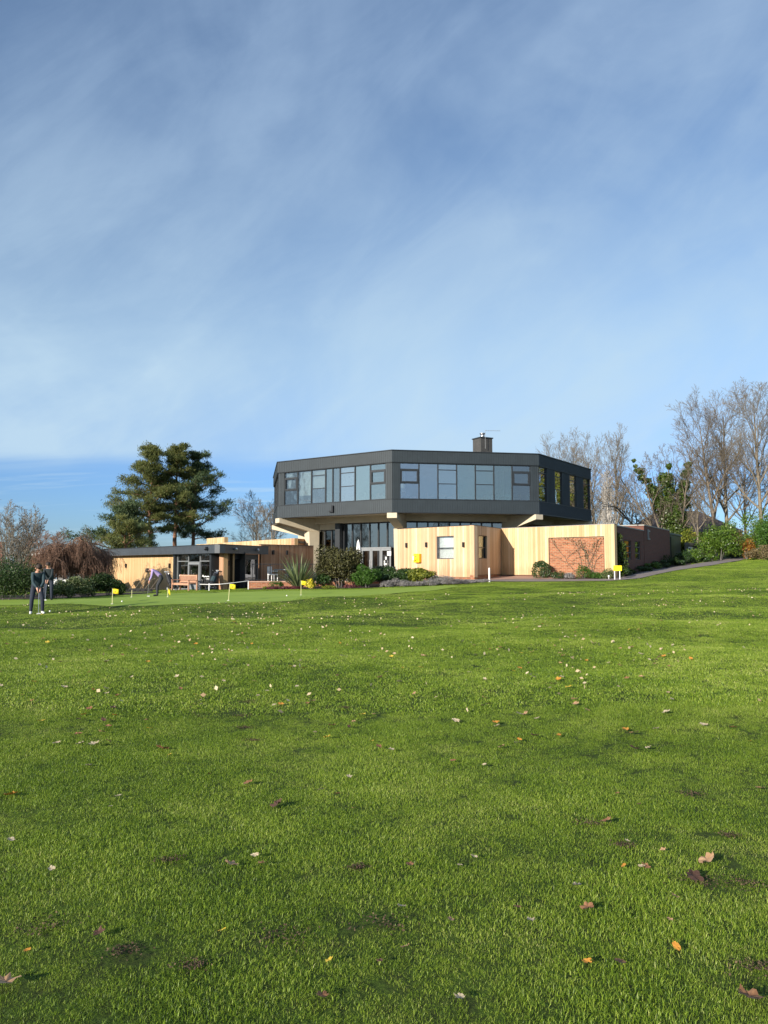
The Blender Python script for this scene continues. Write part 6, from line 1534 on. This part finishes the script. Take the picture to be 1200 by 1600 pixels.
big = [(8, 1553, .13, 'tan', 'brown curled leaf at the bottom left corner'), (360, 1359, .085, 'tan', 'curled tan leaf, left of a pair in the left foreground'), (398, 1357, .06, 'cream', 'pale leaf middle of the three in the left foreground'), (411, 1364, .08, 'tan', 'tan leaf right of a pair in the left foreground'),
 (902, 1399, .085, 'cream', 'cream coloured crumpled leaf in the right foreground'), (918, 1427, .09, 'brown', 'brown curled leaf just below the cream one'), (948, 1291, .10, 'brown', 'brown leaf in the right of the lawn above the cream one'), (1105, 1364, .14, 'tan', 'large tan leaf lying in a bare patch at the right'), (1085, 1393, .12, 'dark', 'dark leaf below the large tan one'),
 (969, 1525, .075, 'brown', 'rust brown leaf near the bottom right'), (1058, 1498, .06, 'orange', 'orange yellow leaf near the bottom right'), (1172, 1590, .11, 'brown', 'brown leaf cut by the bottom edge at the right'), (718, 1587, .055, 'cream', 'white scrap of leaf at the bottom centre'), (347, 1481, .045, 'yellow', 'small yellow leaf in the left foreground'),
 (42, 1503, .04, 'orange', 'small orange leaf at the lower left'), (253, 1174, .16, 'brown', 'large tan brown leaf left of centre'), (15, 1250, .13, 'orange', 'orange brown leaf at the left edge'), (432, 1266, .12, 'dark', 'dark brown leaf left of centre'), (387, 1232, .09, 'brown', 'upright rust leaf left of centre'), (138, 1202, .11, 'cream', 'pale folded leaf at the left'),
 (783, 1175, .09, 'tan', 'tan leaf on its own right of centre'), (777, 1139, .08, 'cream', 'pale leaf above the tan one right of centre'), (518, 1141, .10, 'brown', 'brown leaf near the centre of the lawn'), (1100, 1141, .10, 'cream', 'pale leaf at the right of the lawn'), (1145, 1143, .10, 'brown', 'brown leaf at the right edge of the lawn'), (633, 1493, .05, 'tan', 'small tan leaf at the bottom centre'),
 (741, 1357, .05, 'cream', 'small white leaf right of centre'), (719, 1364, .05, 'cream', 'small pale leaf beside the white one'), (830, 1450, .05, 'cream', 'narrow white leaf in the foreground'), (503, 1576, .06, 'brown', 'small brown leaf near the bottom edge'), (1188, 1241, .08, 'tan', 'tan leaf near the right edge'), (439, 1106, .10, 'orange', 'orange leaf near the bare scrape'),
 (265, 1187, .07, 'yellow', 'yellow leaf below the large tan brown one'), (130, 1124, .10, 'orange', 'orange leaf upper left'), (1003, 1364, .05, 'cream', 'pale leaf left of the large tan leaf'), (757, 1200, .05, 'cream', 'faint pale leaf below the tan one'), (1010, 1370, .06, 'brown', 'brown leaf left of the bare patch'), (975, 1372, .05, 'orange', 'little orange leaf in the right foreground')]
for u, v, s, c_, l_ in big: leaf(gp(u, v), s * .85, c_, l_, .026)
cnt = 0; cols = ['cream', 'cream', 'cream', 'tan', 'tan', 'yellow', 'brown', 'brown', 'orange', 'dark']
zones = [(960, 1010, 88), (1010, 1070, 84), (1070, 1180, 66), (1180, 1560, 24)]
for v0, v1, n in zones:
    c0 = rn.uniform(0, 1200)
    for i in range(n):
        if rn.random() < .25: c0 = rn.uniform(0, 1200)
        u = (c0 + rn.gauss(0, 45)) if rn.random() < .5 else rn.uniform(0, 1200); v = rn.uniform(v0, v1); p = gp(u, v)
        if inside(green_plan, p.x, p.y): continue
        c_ = rn.choice(cols); word = {'cream': 'pale cream', 'tan': 'light tan', 'yellow': 'yellow', 'brown': 'brown', 'orange': 'orange', 'dark': 'dark brown'}[c_]
        zone = {960: 'on the far lawn', 1010: 'on the upper middle lawn', 1070: 'on the middle lawn', 1180: 'scattered in the foreground grass'}[v0]
        leaf(p, rn.uniform(.055, .10) if v0 < 1180 else rn.uniform(.03, .06), c_, f'small {word} fallen leaf {zone}', .034 if v0 < 1180 else .028)
        cnt += 1
# the rest of the litter as one mass
def litter(name, label, P2, size, colours, seed, lift=.04):
    rs = np.random.RandomState(seed); P_ = np.stack([P2[:, 0], P2[:, 1], H(P2[:, 0], P2[:, 1]) + lift], 1); V, Fq, v = leaves_np(rs, P_, size, .7, 1.2)
    tag(place(name, mesh_np(name, V, Fq, M_LIT[colours], v)), label, 'fallen leaves', kind='stuff')
M_LIT = {'pale': leafmat('litter_pale', [(0, (.3, .16, .08)), (.4, (.56, .43, .26)), (.75, (.64, .54, .36)), (1, (.6, .42, .1))], .2, .7), 'rust': leafmat('litter_rust', [(0, (.1, .04, .02)), (.5, (.24, .1, .05)), (1, (.45, .2, .07))], .2, .7)}
rs = np.random.RandomState(5); X = rs.uniform(-30, 30, 9000); Y = rs.uniform(8, 34, 9000); k = (np.abs(X) < Y * .55 + 2) & (blotch(X * .6, Y * .5) > rs.uniform(.25, 1.1, 9000))
for p_ in excl: k &= ~inside(p_, X, Y)
litter('leaf_litter', 'countless tiny pale fallen leaves dotted over the lawn', np.stack([X[k], Y[k]], 1), .062, 'pale', 6)
rs = np.random.RandomState(15); cr = np.concatenate([b_[None] + rs.normal(size=(140, 2)) * np.array([[.07, .05]]) * rs.uniform(.4, 1.1) for b_ in BARE[:]] + [np.array([[-1.9, 9.3]]) + np.stack([.35 * np.cos(t_ := rs.uniform(1.8, 4.6, 260)), 1.0 * np.sin(t_)], 1) + rs.normal(size=(260, 2)) * .03])
M_LIT['soil'] = leafmat('soil_crumb', [(0, (.03, .018, .012)), (.5, (.07, .045, .03)), (1, (.16, .12, .06))], 0, .9)
litter('soil_crumbs', 'dark crumbs of bare earth and worm casts breaking through the turf', cr, .011, 'soil', 9, .014)
X = rs.uniform(24, 42, 2600); Y = rs.uniform(55, 72, 2600); k = ((X - 32) / 8) ** 2 + ((Y - 64.5) / 5.5) ** 2 < 1
for p_ in (path_plan,): k &= ~inside(p_, X, Y)
k &= (X * .8 - Y * .3) > 6.6
litter('leaf_litter', 'rust brown drift of fallen leaves along the right hand bank', np.stack([X[k], Y[k]], 1), .14, 'rust', 7)
